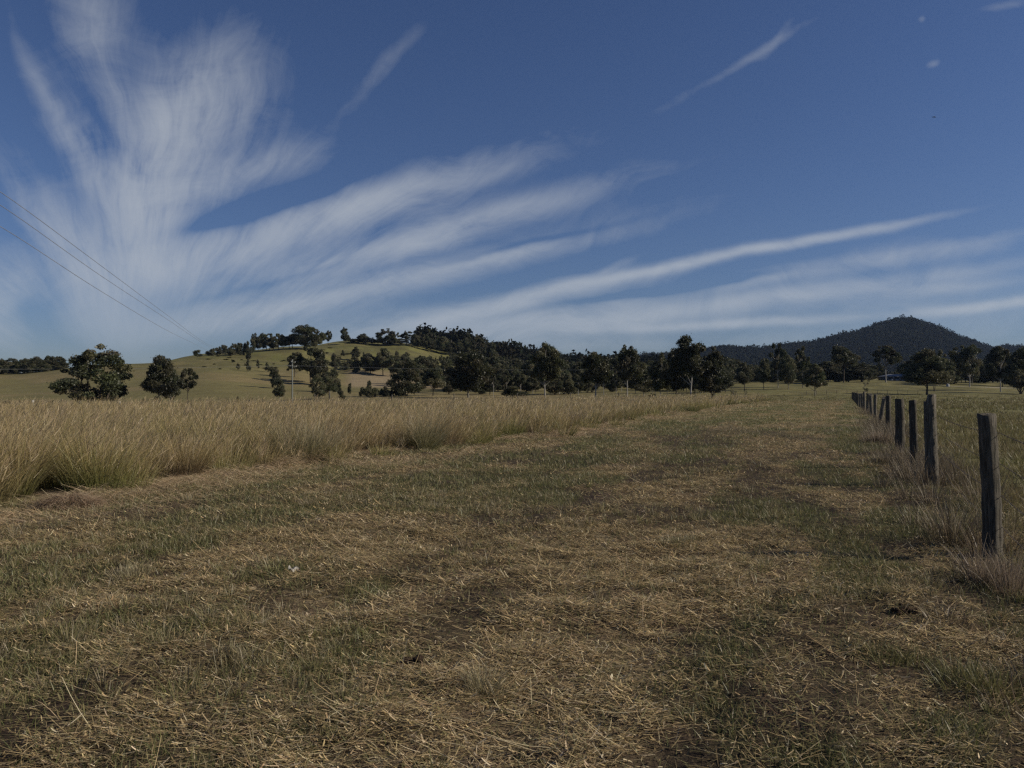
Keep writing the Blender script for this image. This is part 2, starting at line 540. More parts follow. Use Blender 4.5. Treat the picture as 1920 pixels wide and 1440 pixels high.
def ground_color(X, Y):
    g, s, w, l = masks(X, Y)
    r = np.hypot(X, Y)
    N = len(X)

    def C(*c):
        return np.array(c)[None, :] * np.ones((N, 1))
    soil = C(.050, .035, .025)
    c = soil
    c = c * (1 - .75 * s[:, None]) + C(.150, .108, .068) * .75 * s[:, None]
    c = c * (1 - .60 * g[:, None]) + C(.048, .050, .022) * .60 * g[:, None]
    # farther along the strip single stalks are no longer drawn: the sheet takes the cover's mean colour
    fr = sstep(r, 18, 55)[:, None]
    gg, ss = g[:, None], s[:, None]
    farc = C(.165, .135, .072) * (1 - gg) * (1 - ss) + C(.130, .132, .054) * gg * (1 - ss * .5) + C(.235, .180, .100) * ss * (1 - gg * .5)
    c = c * (1 - fr) + farc * fr
    # under the tall grass, right paddock
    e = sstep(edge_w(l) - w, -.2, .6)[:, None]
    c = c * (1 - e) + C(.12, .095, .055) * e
    rp = sstep(w, .2, 1.2)[:, None]
    pn = fbm(X / 6, Y / 6, 51, 4)[:, None]
    padd = C(.150, .125, .052) * pn + C(.110, .105, .042) * (1 - pn)
    c = c * (1 - rp) + padd * rp
    # beyond ~110 m: paddocks and the grassy hill
    px = 960 + F * X / np.maximum(Y, .3 * r + 1e-6)
    D = np.maximum(Y, .35 * r)
    z = ground_z(X, Y)
    n1 = fbm(X / 45, Y / 30, 61, 5)[:, None]
    n2 = fbm(X / 9, Y / 14, 71, 4)[:, None]
    tan = C(.200, .155, .078)
    olive = C(.150, .130, .056)
    lush = C(.155, .148, .052)
    hl = sstep(z, 6, 20)[:, None]
    k = np.clip(sstep(n1, .38, .62) * .8 + hl * .7, 0, 1)
    field = tan * (1 - k) + olive * k
    kk = hl * sstep(n2, .35, .6)
    field = field * (1 - kk * .75) + lush * kk * .75
    rough = np.clip(hl * 1.2 + .15, 0, 1) * sstep(fbm(X / 16, Y / 7, 75, 4)[:, None], .48, .60)  # dark patches: low bushes and their shadows, painted into the hill colour
    field = field * (1 - rough * .6) + C(.075, .068, .036) * rough * .6
    right = sstep(px, 1000, 1300)[:, None]
    n3 = sstep(fbm(X / 5, Y / 9, 79, 4), .35, .65)[:, None]
    rf = (C(.175, .140, .062) * n2 + C(.120, .115, .046) * (1 - n2)) * (1 - .35 * n3 + .1)
    field = field * (1 - right) + rf * right
    # pale dry paddock under the wooded slope
    tp = (sstep(px, 640, 665) * sstep(-px, -960, -900) * sstep(D, 285, 310) * sstep(-D, -430, -400))[:, None]
    field = field * (1 - tp) + C(.25, .19, .12) * tp
    # rough band on the left flat
    fm_ = sstep(D + (fbm(X / 14, Y / 14, 77, 3) - .5) * 70, 90, 170)[:, None]
    c = c * (1 - fm_) + field * fm_
    # dirt track on the right
    tr = (np.exp(-((D - 318 - 12 * np.sin(X / 40)) / 3.0) ** 2) * sstep(px, 1750, 1810))[:, None]
    c = c * (1 - tr) + C(.36, .31, .26) * tr
    # ploughed earth strip at the end of the mown lane
    return c


def build_ground():
    fine = np.radians(np.linspace(-42, 42, 560))
    rest = np.radians(np.linspace(42, 318, 92)[1:-1])
    ang = np.concatenate([fine, rest])
    rad = np.concatenate([[0.0], 0.35 * np.exp(np.linspace(0, math.log(7800 / .35), 430))])
    A, R = np.meshgrid(ang, rad, indexing='ij')
    X, Y = (R * np.sin(A)).ravel(), (R * np.cos(A)).ravel()
    Z = ground_z(X, Y)
    na, nr = A.shape
    i = np.arange(na)[:, None]
    j = np.arange(nr - 1)[None]
    i2 = (i + 1) % na
    Fc = np.stack([i * nr + j, i * nr + j + 1, i2 * nr + j + 1, i2 * nr + j], -1).reshape(-1, 4)
    Fc = Fc[:, ::-1]
    Fc = Fc.copy()
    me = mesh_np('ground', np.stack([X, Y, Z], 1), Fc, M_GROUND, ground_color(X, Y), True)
    o = link('ground', me)
    tag(o, kind='structure')


build_ground()


# far mountains: real height, ridge given by bearing
RIDGE_FAR = [(1150, 672), (1200, 664), (1240, 664), (1290, 662), (1335, 652), (1358, 647), (1391, 650), (1430, 650), (1476, 644), (1522, 640),
             (1560, 628), (1616, 618), (1648, 607), (1691, 596), (1716, 601), (1757, 613), (1796, 628), (1845, 644), (1864, 649), (1888, 645),
             (1920, 648), (2000, 655), (2300, 640), (2700, 660)]
RIDGE_MID = [(700, 668), (800, 655), (880, 648), (930, 650), (965, 655), (1000, 660), (1054, 669), (1091, 673), (1144, 674), (1200, 676), (1260, 682), (1320, 692)]


def ridge_mesh(name, tab, D0, D1, D2, zb, seed, nx=150, nd=36, lump=10, crown=0):
    tx = np.array([t[0] for t in tab], float)
    ty = np.array([t[1] for t in tab], float)
    px = np.linspace(tx[0], tx[-1], nx)
    t = np.linspace(0, 1, nd)
    PX, T = np.meshgrid(px, t, indexing='ij')
    D = D0 + (D2 - D0) * T
    hz = (735 - np.interp(PX, tx, ty) + 0.0) / F * D1 + EYE - crown
    tt = (D - D0) / (D1 - D0)
    up = sstep(tt, 0, 1.0) ** 0.9
    dn = 1 - sstep(D, D1, D2) * 1.0
    endf = sstep(PX, tx[0], tx[0] + 60) * (1 - sstep(PX, tx[-1] - 60, tx[-1]))
    X = (PX - 960) / F * D
    gl = (fbm(X / 150, D / 220, seed, 4) - .5) * lump * 2 * up * dn * sstep(1 - np.abs(tt - 1), -1, .9) * (tt < .97)
    Z = zb + (hz - zb) * up * dn * (0.35 + .65 * endf) + gl
    na, nd_ = PX.shape
    i = np.arange(na - 1)[:, None]
    j = np.arange(nd_ - 1)[None]
    Fc = np.stack([i * nd_ + j, (i + 1) * nd_ + j, (i + 1) * nd_ + j + 1, i * nd_ + j + 1], -1).reshape(-1, 4)
    V = np.stack([X.ravel(), D.ravel(), Z.ravel()], 1)
    me = mesh_np(name, V, Fc, M_MOUNT, None, True)
    o = link(name, me)
    tag(o, kind='structure')
    return (px, t, Z, D0, D2)


M_MOUNT = mat_noise('mountain_floor', (0.035, 0.036, 0.020), (0.075, 0.068, 0.040), 0.02)


def ridge_z(R, px, D):
    pxs, ts, Z, D0, D2 = R
    fi = (px - pxs[0]) / (pxs[1] - pxs[0])
    fj = (D - D0) / (D2 - D0) / (ts[1] - ts[0])
    i = np.clip(fi.astype(int), 0, len(pxs) - 2)
    j = np.clip(fj.astype(int), 0, len(ts) - 2)
    a, b = fi - i, fj - j
    return (Z[i, j] * (1 - a) + Z[i + 1, j] * a) * (1 - b) + (Z[i, j + 1] * (1 - a) + Z[i + 1, j + 1] * a) * b


def forest(name, pts, size, nleaf, leaf, pal, seed, h=1.1, trunks=None):
    """crowns as clouds of leaf sprays, one joined mesh (a far wood, nobody could count it)"""
    rs = RS(seed)
    N = len(pts)
    s = size * rs.uniform(.65, 1.45, N)
    hh = s * h * rs.uniform(.8, 1.3, N)
    n = N * nleaf
    idx = np.repeat(np.arange(N), nleaf)
    u = rs.normal(size=(n, 3))
    u /= np.linalg.norm(u, axis=1)[:, None]
    rad = rs.uniform(.55, 1.0, n) ** .6
    lob = 1 + .25 * np.sin(u[:, 0] * 5 + idx) * np.cos(u[:, 1] * 4 + idx * 1.7)
    c = np.stack([u[:, 0] * rad * lob * s[idx] * .5, u[:, 1] * rad * lob * s[idx] * .5, (u[:, 2] * rad * lob * .5 + .55) * hh[idx]], 1) + pts[idx]
    a = rs.normal(size=(n, 3))
    a /= np.linalg.norm(a, axis=1)[:, None]
    b = np.cross(a, rs.normal(size=(n, 3)))
    b /= np.linalg.norm(b, axis=1)[:, None]
    L = (leaf * s[idx] / size * rs.uniform(.6, 1.4, n))[:, None]
    V = np.stack([c - a * L, c + b * L * .55, c + a * L, c - b * L * .55], 1).reshape(-1, 3)
    Fc = np.arange(n * 4).reshape(-1, 4)
    col = pick(pal, N, rs, .15)[idx] * rs.uniform(.85, 1.15, (n, 1))
    parts = [(V, Fc, np.repeat(col, 4, 0))]
    if trunks:
        P = np.array(pts)
        parts.append(blades(P, hh * .8, np.full(N, trunks), rs.uniform(0, 6, N), rs.uniform(0, .1, N), np.zeros(N),
                            pick([(.4, .38, .34), (.12, .11, .09), (.25, .23, .2)], N, rs), pick([(.3, .28, .25)], N, rs), 2, .5, rs=rs))
    V, Fc, Cc = join(parts)
    o = link(name, mesh_np(name, V, Fc, M_WOOD_LEAF, Cc))
    return o


PAL_FOR = [(.020, .024, .016), (.025, .027, .018), (.018, .021, .014), (.028, .027, .019)]
rs = RS(5)
R1 = ridge_mesh('mountain', RIDGE_FAR, 1300, 2400, 3300, 4, 77, lump=12, crown=20)
n = 15000
px = rs.uniform(1160, 2150, n)
D = 1330 + (2520 - 1330) * rs.uniform(0, 1, n) ** .9
pts = np.stack([(px - 960) / F * D, D, ridge_z(R1, px, D) - 1.0], 1)
tag(forest('mountain_forest', pts, 12, 34, 2.0, PAL_FOR, 3), 'dark forest blanketing the cone-shaped mountain and its ridge', 'forest', kind='stuff')
R2 = ridge_mesh('wooded_ridge', RIDGE_MID, 560, 860, 1200, 2, 88, nx=90, lump=2, crown=13)
n = 2600
px = rs.uniform(790, 1335, n)
D = rs.uniform(600, 900, n)
pts = np.stack([(px - 960) / F * D, D, np.maximum(ridge_z(R2, px, D), ground_z((px - 960) / F * D, D)) - .5], 1)
tag(forest('ridge_forest', pts, 9.5, 70, 1.25, PAL_FOR, 4, 1.15, .35), 'dense dark eucalypt wood covering the low ridge behind the paddock trees', 'forest', kind='stuff')


# ------------------------------------------------------------------ trees
def tube(parts, pts, rads, col=(0, 0, 0), n=6):
    pts = [Vector(p) for p in pts]
    rings = []
    for i, p in enumerate(pts):
        d = (pts[min(i + 1, len(pts) - 1)] - pts[max(i - 1, 0)]).normalized()
        a = d.cross(Vector((0.3, 1, 0.1))).normalized()
        b = d.cross(a)
        rings.append([p + (a * math.cos(2 * math.pi * k / n) + b * math.sin(2 * math.pi * k / n)) * rads[i] for k in range(n)])
    V = np.array([v[:] for r in rings for v in r])
    Fc = []
    for i in range(len(pts) - 1):
        for k in range(n):
            k2 = (k + 1) % n
            Fc.append((i * n + k, i * n + k2, (i + 1) * n + k2, (i + 1) * n + k))
    # end cap as quads fan (n even)
    e = (len(pts) - 1) * n
    for k in range(1, n - 2, 2):
        Fc.append((e, e + k, e + k + 1, e + (k + 2) % n))
    parts.append((V, np.array(Fc), np.ones((len(V), 3)) * np.array(col)))


PAL_TREE = [(.062, .070, .032), (.086, .086, .042), (.052, .058, .030), (.112, .104, .058)]
KINDS = {  # crown bottom, crown radius profile, clump count, clump radius, stems, bare height, looseness
    'dome': dict(z0=.22, z1=1.0, n=42, cr=.145, stems=1, bare=.24, prof='dome'),
    'round': dict(z0=.12, z1=1.0, n=44, cr=.15, stems=1, bare=.2, prof='ball'),
    'spread': dict(z0=.08, z1=1.0, n=64, cr=.125, stems=4, bare=.15, prof='dome'),
    'gum': dict(z0=.30, z1=1.0, n=40, cr=.135, stems=1, bare=.26, prof='ball'),
    'sapling': dict(z0=.12, z1=1.0, n=14, cr=.11, stems=1, bare=.2, prof='ball', nl=1300),
    'tufty': dict(z0=.16, z1=1.0, n=30, cr=.115, stems=2, bare=.3, prof='ball'),
    'mushroom': dict(z0=.46, z1=1.0, n=24, cr=.13, stems=1, bare=.45, prof='dome'),
    'column': dict(z0=.22, z1=1.0, n=24, cr=.16, stems=1, bare=.25, prof='ball'),
    'tall': dict(z0=.38, z1=1.0, n=15, cr=.13, stems=1, bare=.5, prof='ball'),
    'shrub': dict(z0=.0, z1=1.0, n=20, cr=.2, stems=3, bare=.05, prof='dome'),
    'cone': dict(z0=.12, z1=1.0, n=28, cr=.14, stems=1, bare=.14, prof='cone'),
}
PROTO = {}


def tree_meshes(kind, seed, bark):
    key = (kind, seed, bark.name)
    if key in PROTO:
        return PROTO[key]
    K = KINDS[kind]
    rs = RS(seed * 97 + len(kind) * 13 + 1)
    z0, z1 = K['z0'], K['z1']
    cs = []
    ea, eb = rs.uniform(0, 6.28, 4), rs.uniform(-.05, .05, 2)
    while len(cs) < K['n']:
        t = rs.uniform(0, 1)
        a = rs.uniform(0, 2 * math.pi)
        if K['prof'] == 'dome':
            R = math.sqrt(max(0, 1 - t ** 2.0)) * (.72 + .28 * min(1, t * 5))
        elif K['prof'] == 'ball':
            R = math.sqrt(max(0, 1 - (2 * t - 1) ** 2)) ** .8
        else:
            R = (1 - t) ** .8 * min(1, .5 + t * 4)
        R *= .5 - K['cr'] * .45
        R *= .80 + .20 * math.sin(a * 2 + ea[0] + t * 3) + .16 * math.sin(a * 3 + ea[1]) * math.cos(t * 7 + ea[2]) + .10 * math.sin(t * 9 + ea[3])
        q = rs.uniform(.35, 1) ** .5
        cr = K['cr'] * rs.uniform(.5, 1.35) * (1 - .25 * t)
        z = z0 + cr * .6 + (z1 - z0 - cr * 1.35) * t
        z += .05 * math.sin(a * 2 + ea[3]) * t
        p = np.array([math.cos(a) * R * q + eb[0] * t * 2, math.sin(a) * R * q + eb[1] * t * 2, z])
        if rs.uniform() < .26:
            p[:2] *= 1.22
            cr *= .7
        if all(np.linalg.norm((p - c[0])) > (cr + c[1]) * .42 for c in cs) or rs.uniform() < .03:
            cs.append((p, cr))
    nl = K.get('nl', 15000)
    wts = np.array([c[1] ** 2 for c in cs])
    ci = rs.choice(len(cs), nl, p=wts / wts.sum())
    cen = np.array([c[0] for c in cs])[ci]
    crr = np.array([c[1] for c in cs])[ci]
    u = rs.normal(size=(nl, 3))
    u /= np.linalg.norm(u, axis=1)[:, None]
    u[:, 2] *= .66
    rad = rs.uniform(.25, 1.08, nl) ** .55 * np.where(rs.uniform(0, 1, nl) < .10, rs.uniform(1.05, 1.45, nl), 1)
    bump = 1 + .22 * np.sin(u[:, 0] * 7 + ci * 2.1) * np.sin(u[:, 1] * 6 + ci) * np.cos(u[:, 2] * 6)
    c = cen + u * (rad * crr * bump)[:, None]
    a = rs.normal(size=(nl, 3))
    a[:, 2] -= .5
    a /= np.linalg.norm(a, axis=1)[:, None]
    b = np.cross(a, rs.normal(size=(nl, 3)))
    b /= np.linalg.norm(b, axis=1)[:, None]
    L = (rs.uniform(.6, 1.4, nl) * .0185)[:, None]
    V = np.stack([c - a * L, c + b * L * .5, c + a * L, c - b * L * .5], 1).reshape(-1, 3)
    cc = pick(PAL_TREE, len(cs), rs, .18)[ci] * rs.uniform(.8, 1.2, (nl, 1))
    crown = mesh_np('crown', V, np.arange(nl * 4).reshape(-1, 4), M_LEAF, np.repeat(cc, 4, 0))
    # trunk and limbs
    parts = []
    bare = K['bare']
    tr = .017 if kind not in ('spread', 'shrub', 'tufty') else .013
    if kind == 'shrub':
        tr = .012
    tops = []
    for s in range(K['stems']):
        a0 = 2 * math.pi * s / K['stems'] + rs.uniform(-.4, .4)
        sp = 0 if K['stems'] == 1 else .06
        x0, y0 = math.cos(a0) * sp * .4, math.sin(a0) * sp * .4
        lx, ly = math.cos(a0) * sp * 2.6 + rs.uniform(-.03, .03), math.sin(a0) * sp * 2.6 + rs.uniform(-.03, .03)
        mid = (x0 + (lx - x0) * .35 + rs.uniform(-.012, .012), y0 + (ly - y0) * .35, max(.12, bare) * .6)
        top = (lx, ly, max(bare + .08, z0 + (z1 - z0) * .35))
        tube(parts, [(x0 * 1.0, y0 * 1.0, -.03), (x0, y0, .04), mid, ((mid[0] + top[0]) / 2 + .01, (mid[1] + top[1]) / 2, (mid[2] + top[2]) / 2), top],
             [tr * 1.5, tr * 1.15, tr * .95, tr * .8, tr * .6])
        tops.append((Vector(mid), Vector(top)))
    order = sorted(range(len(cs)), key=lambda k: cs[k][0][2])
    for k in order[::max(1, len(cs) // 14)]:
        p = Vector(cs[k][0])
        md, tp = min(tops, key=lambda q: (q[1] - p).length)
        f = min(1, max(0, (p.z - md.z) / max(.01, (tp.z - md.z)) - .5))
        st = md.lerp(tp, f)
        m_ = st.lerp(p, .5) + Vector((rs.uniform(-.02, .02), rs.uniform(-.02, .02), -.02 + rs.uniform(-.01, .03)))
        tube(parts, [st, m_, p], [tr * .5, tr * .34, tr * .14], n=4)
    # trunks use quads with a different ring size: join works on indices only
    V, Fc, Cc = join(parts)
    trunk = mesh_np('trunk', V, Fc, bark, None, True)
    PROTO[key] = (trunk, crown)
    return PROTO[key]


def tree(px, ytop, D, wpx, kind, seed, label, group=None, bark='d', name=None, cat='tree', rot=None, sink=0):
    bk = {'d': M_BARK_D, 'p': M_BARK_P, 'g': M_BARK_G}[bark]
    tm, cm = tree_meshes(kind, seed, bk)
    b = at(px, D)
    ztop = EYE + (735 - ytop) / F * D
    h = max(.5, ztop - b.z)
    w = wpx * (1.18 if 600 < px else 1.0) / F * D
    nm = name or ('shrub' if kind == 'shrub' else 'gum_tree')
    r = bpy.data.objects.new(nm, None)
    COL.objects.link(r)
    r.location = b
    r.rotation_euler = (0, 0, rot if rot is not None else (px * 1.37 + seed) % 6.28)
    r.scale = (w, w, h)
    r.empty_display_size = .1
    tag(r, label, 'shrub' if nm == 'shrub' else cat, group)
    link('trunk', tm, r)
    link('crown', cm, r)
    return r


# the trees one can single out: column, top, distance, width, kind, seed, label, bark
SINGLE = [
    (176, 646, 170, 150, 'spread', 1, 'broad many-stemmed dark green tree, the largest on the left flat', 'd'),
    (298, 668, 172, 74, 'dome', 2, 'ragged grey-green tree with a low side tuft, right of the broad many-stemmed tree', 'g'),
    (320, 684, 176, 40, 'round', 5, 'leafy grey-green tree crowding the ragged tree on its hill side', 'g'),
    (351, 690, 168, 44, 'mushroom', 3, 'small tree with a clean thin stem beside the ragged grey-green pair', 'd'),
    (524, 710, 195, 29, 'dome', 4, 'small round pale-green tree just left of the power pole', 'g'),
    (571, 608, 470, 60, 'round', 1, 'biggest dark tree on the hill crest, standing tallest on the skyline', 'd'),
    (592, 616, 480, 38, 'column', 6, 'dark tree pressed against the right flank of the tallest crest tree', 'd'),
    (548, 625, 480, 34, 'dome', 7, 'dark tree pressed against the left flank of the tallest crest tree', 'd'),
    (582, 645, 300, 66, 'column', 2, 'tall dark tree on the slope straight below the tallest crest tree', 'd'),
    (552, 662, 320, 38, 'dome', 8, 'shorter dark tree on the slope behind the power pole top', 'd'),
    (600, 668, 290, 44, 'round', 3, 'dark bushy tree on the slope right of the power pole', 'd'),
    (624, 690, 250, 28, 'round', 9, 'small dark tree at the right foot of the slope clump', 'd'),
    (598, 700, 205, 36, 'spread', 5, 'low spreading dark tree on the flat just right of the power pole', 'd'),
    (617, 705, 210, 32, 'dome', 2, 'low dark tree with a bare stem beside the spreading tree near the pole', 'd'),
    (604, 621, 560, 9, 'tall', 1, 'tiny slim tree alone on the crest, left one of a close pair', 'd'),
    (615, 617, 560, 12, 'column', 2, 'small pointed tree alone on the crest, right one of a close pair', 'd'),
    (647, 613, 560, 18, 'column', 4, 'lone tree with a two-tiered crown on the bare hilltop', 'd'),
    (680, 625, 570, 26, 'dome', 5, 'low wide tree on the hilltop right of the lone two-tiered tree', 'g'),
    (722, 614, 570, 36, 'tufty', 4, 'tall ragged pale-tinged tree on the hilltop skyline', 'g'),
    (738, 622, 575, 24, 'tufty', 7, 'thin open tree beside the tall ragged hilltop tree', 'g'),
    (762, 618, 580, 26, 'tall', 3, 'spindly tall tree with a see-through top on the crest', 'd'),
    (790, 622, 580, 26, 'tufty', 9, 'dark clumped crest tree left of the highest one in its row', 'd'),
    (802, 617, 582, 26, 'column', 5, 'highest tree of the dark row running down the right of the crest', 'd'),
    (888, 622, 590, 34, 'tufty', 3, 'tall dark tree with feathery top where the crest row meets the wood', 'd'),
    (667, 650, 470, 18, 'dome', 3, 'small tree alone on the green hillside under the hilltop', 'd'),
    (695, 664, 400, 36, 'round', 6, 'dark round tree at the left end of the hillside thicket', 'd'),
    (718, 653, 400, 38, 'dome', 6, 'tallest dark tree of the thicket under the green hillside', 'd'),
    (745, 666, 395, 34, 'round', 7, 'dark tree at the right end of the hillside thicket', 'd'),
    (762, 671, 215, 54, 'spread', 3, 'dark green tree with low limbs standing over the shrub hedge', 'd'),
    (790, 666, 330, 42, 'round', 8, 'rounded dark tree behind the low-limbed one, near the tan paddock', 'd'),
    (812, 680, 225, 46, 'dome', 9, 'dark tree between the low-limbed tree and the great round tree', 'd'),
    (838, 670, 260, 38, 'round', 4, 'narrow dark tree close against the left of the great round tree', 'd'),
    (878, 653, 200, 86, 'round', 10, 'great round dark tree with long forked limbs at the field edge', 'g'),
    (1022, 642, 185, 60, 'gum', 11, 'tall domed tree on a bright white trunk, left one of the pale-trunked line', 'p'),
    (1117, 660, 175, 62, 'gum', 12, 'broad dark tree with short white forked trunk in the pale-trunked line', 'p'),
    (1176, 648, 195, 52, 'gum', 13, 'tall tree with a small rounded top and several white stems', 'p'),
    (1207, 690, 200, 50, 'round', 13, 'lower wide tree at the right side of the tall small-topped tree', 'p'),
    (1238, 663, 185, 44, 'round', 14, 'slim dark tree with a white limb to the right', 'p'),
    (1295, 630, 172, 70, 'gum', 15, 'highest tree of the right group, sky hole in its crown and white forked trunk', 'p'),
    (1268, 650, 178, 50, 'round', 16, 'dark full tree filling the left side of the highest right-hand tree', 'd'),
    (1336, 650, 176, 58, 'spread', 15, 'wide dark tree leaning out from the right of the highest tree', 'd'),
    (1396, 679, 245, 38, 'dome', 17, 'dark rounded tree standing alone right of the highest group', 'd'),
    (1432, 670, 260, 30, 'dome', 18, 'dark tree left of the tall pale-stemmed pair', 'd'),
    (1459, 645, 275, 34, 'tall', 6, 'tall tree on a long pale bare stem, left one of two', 'p'),
    (1478, 664, 260, 34, 'round', 19, 'leafy tree between the two tall pale-stemmed ones', 'g'),
    (1505, 648, 275, 30, 'tall', 7, 'tall narrow tree on a long pale stem, right one of two', 'g'),
    (1528, 682, 192, 42, 'dome', 20, 'small dense round tree nearest the far end of the mown lane', 'g'),
    (1582, 645, 330, 56, 'mushroom', 21, 'dark flat-topped tree with a straight bare trunk left of the mountain foot', 'd'),
    (1661, 647, 345, 50, 'mushroom', 22, 'open-crowned tree on a white trunk rising over the house', 'p'),
    (1738, 656, 215, 84, 'dome', 23, 'wide low-branching tree by itself in the right paddock', 'd'),
    (1752, 650, 250, 36, 'tufty', 24, 'thin-topped tree just behind the wide paddock tree', 'd'),
    (1818, 646, 305, 52, 'gum', 25, 'tall rounded tree on a pale stem right of the wide paddock tree', 'p'),
    (1876, 648, 262, 54, 'gum', 26, 'rounded tree with a pale leaning stem near the right edge', 'p'),
    (1914, 651, 235, 58, 'spread', 27, 'dark heavy tree cut by the right edge of the view', 'd'),
    (1622, 702, 200, 16, 'sapling', 8, 'thin sparse sapling in front of the house paddock', 'g'),
    (1376, 720, 165, 15, 'sapling', 28, 'little sapling in the grass below the lone rounded tree', 'g'),
    (1398, 727, 160, 9, 'sapling', 9, 'tiny sapling in the grass right of the larger one', 'g'),
    (1280, 727, 165, 9, 'sapling', 10, 'tiny sapling at the foot of the highest right-hand tree', 'g'),
]
for (px_, yt, D_, w_, kind_, sd_, lab, bk_) in SINGLE:
    tree(px_, yt, D_, w_, kind_, sd_ % 7 + 1, lab, None, bk_)

# shrubs one can single out
for (px_, yt, D_, w_, sd_, lab) in [
    (515, 683, 262, 26, 1, 'round grey-green shrub on the slope left of the power pole top'),
    (295, 741, 165, 18, 2, 'dense dark bush at the foot of the ragged grey-green tree'),
    (271, 746, 165, 13, 3, 'small bush left of the one under the ragged tree'),
    (215, 741, 160, 26, 2, 'dark bush under the right limbs of the broad many-stemmed tree'),
    (145, 742, 168, 16, 1, 'dark bush among the stems of the broad many-stemmed tree'),
    (370, 655, 425, 20, 1, 'low rounded bush at the skyline where the wires meet the hill'),
    (466, 653, 400, 12, 3, 'small bush alone on the green shoulder below the crest row'),
    (692, 712, 260, 10, 2, 'small pointed bush in the tan paddock'),
    (640, 731, 190, 15, 2, 'grey bush at the field edge right of the spreading tree'),
    (636, 712, 240, 9, 3, 'small bush at the left end of the tan paddock'),
    (655, 716, 240, 8, 1, 'small dark bush in the left part of the tan paddock'),
    (10, 752, 140, 22, 2, 'grey bush on the flat at the left edge of the view'),
    (40, 751, 142, 10, 3, 'small upright bush on the left flat'),
    (96, 749, 145, 14, 1, 'low bush on the flat left of the broad tree'),
    (1222, 737, 120, 26, 3, 'low spreading green bush rising out of the tall grass near the slim dark tree'),
    (965, 722, 205, 44, 1, 'wide low bush in front of the wood, left of the white-trunked tree'),
    (445, 742, 180, 8, 2, 'small lone bush on the flat left of the pole'),
    (471, 743, 175, 10, 3, 'dark low bush on the flat left of the pole, right one of two'),
]:
    tree(px_, yt, D_, w_, 'shrub', sd_, lab, None, 'd')

rs = RS(11)


def row(x0, x1, n, yf, D0, D1, wr, kinds, label, group, barks='d', shrub=False, hr=None):
    for k in range(n):
        px_ = x0 + (x1 - x0) * (k + rs.uniform(.1, .9)) / n
        D_ = rs.uniform(D0, D1)
        if 1628 < px_ < 1722 and D_ < 412:
            D_ = 415 + (px_ % 7) * 4
        tree(px_, yf(px_) + rs.uniform(-4, 5), D_, rs.uniform(*wr), kinds[rs.randint(len(kinds))], rs.randint(1, 8), label, group, barks[rs.randint(len(barks))],
             name='shrub' if shrub else None)


row(-60, 120, 22, lambda x: 672 - (8 if x > 90 else 0), 380, 410, (22, 34), ['round', 'shrub', 'spread'], 'dark tree in the unbroken row closing the left paddock', 'treeline behind the left paddock')
row(-60, 118, 22, lambda x: 684, 378, 396, (16, 26), ['shrub'], 'low dark bush under the row closing the left paddock', 'undergrowth of the left treeline', shrub=True)
row(386, 474, 15, lambda x: 655 - (x - 386) * .22, 425, 455, (9, 16), ['shrub'], 'low dark bush in the band climbing the hill skyline', 'bushes climbing the hill skyline', shrub=True)
row(474, 545, 10, lambda x: 626, 455, 485, (16, 26), ['dome', 'round', 'tufty'], 'dark tree in the crest row left of the tallest crest tree', 'crest row left of the tallest tree')
row(806, 930, 15, lambda x: 632 + (x - 806) * .06, 570, 600, (16, 26), ['dome', 'tufty', 'column', 'round'], 'dark tree in the crest row running down to the wood', 'crest row running down to the wood')
row(652, 812, 15, lambda x: 630, 566, 580, (14, 24), ['dome', 'round', 'tufty'], 'small dark tree in the broken line along the flat hilltop', 'broken line along the flat hilltop')
row(676, 756, 13, lambda x: 728, 205, 225, (10, 18), ['shrub'], 'dark green shrub in the hedge at the far edge of the tall grass', 'shrub hedge at the far edge of the tall grass', shrub=True)
row(625, 700, 9, lambda x: 672 + (x - 625) * .1, 400, 440, (9, 18), ['shrub', 'dome'], 'scrubby bush on the rough slope above the tan paddock', 'scrub above the tan paddock', shrub=True)
row(850, 975, 12, lambda x: 662 + (x - 850) * .06, 430, 520, (24, 34), ['round', 'tufty', 'dome'], 'dark tree in the wood on the lower right flank of the grassy hill', 'wood on the right flank of the hill')
row(600, 850, 34, lambda x: 656 + ((x * 3.7) % 22), 400, 540, (8, 20), ['shrub', 'tufty'], 'scrubby small tree scattered on the rough green right side of the hill', 'scrub on the right side of the hill', shrub=True)
row(760, 960, 15, lambda x: 684, 270, 340, (26, 38), ['dome', 'round', 'spread'], 'dark tree in the thick stand around the great round tree', 'thick stand around the great round tree', 'dg')
row(830, 1350, 34, lambda x: 700, 225, 300, (26, 40), ['round', 'shrub', 'spread'], 'low dark tree filling the foot of the wood behind the tall grass', 'low trees at the foot of the wood', 'd')
row(900, 1350, 44, lambda x: 673 + 5 * math.sin(x / 19), 300, 420, (28, 42), ['dome', 'round', 'mushroom', 'tufty'], 'dark tree in the front of the wood behind the pale-trunked line', 'front of the wood', 'dddg')
row(920, 1270, 16, lambda x: 698 + 5 * math.sin(x / 13), 215, 260, (18, 30), ['tall', 'mushroom', 'dome'], 'slender pale-stemmed young tree among the pale-trunked line', 'young trees among the pale-trunked line', 'pg')
row(1240, 1380, 6, lambda x: 690, 220, 260, (24, 36), ['dome', 'round'], 'dark tree filling the gap behind the highest right-hand group', 'trees behind the highest right-hand group')
row(1345, 1935, 46, lambda x: 694, 330, 440, (20, 32), ['shrub', 'round'], 'low dark bush closing the foot of the tree belt below the mountain', 'bushes closing the foot of the tree belt', 'd', shrub=True)
row(1350, 1640, 48, lambda x: 679 + 8 * math.sin(x / 17), 350, 440, (26, 40), ['dome', 'round', 'mushroom', 'spread'], 'dark tree in the belt along the foot of the mountain', 'tree belt at the foot of the mountain', 'ddg')
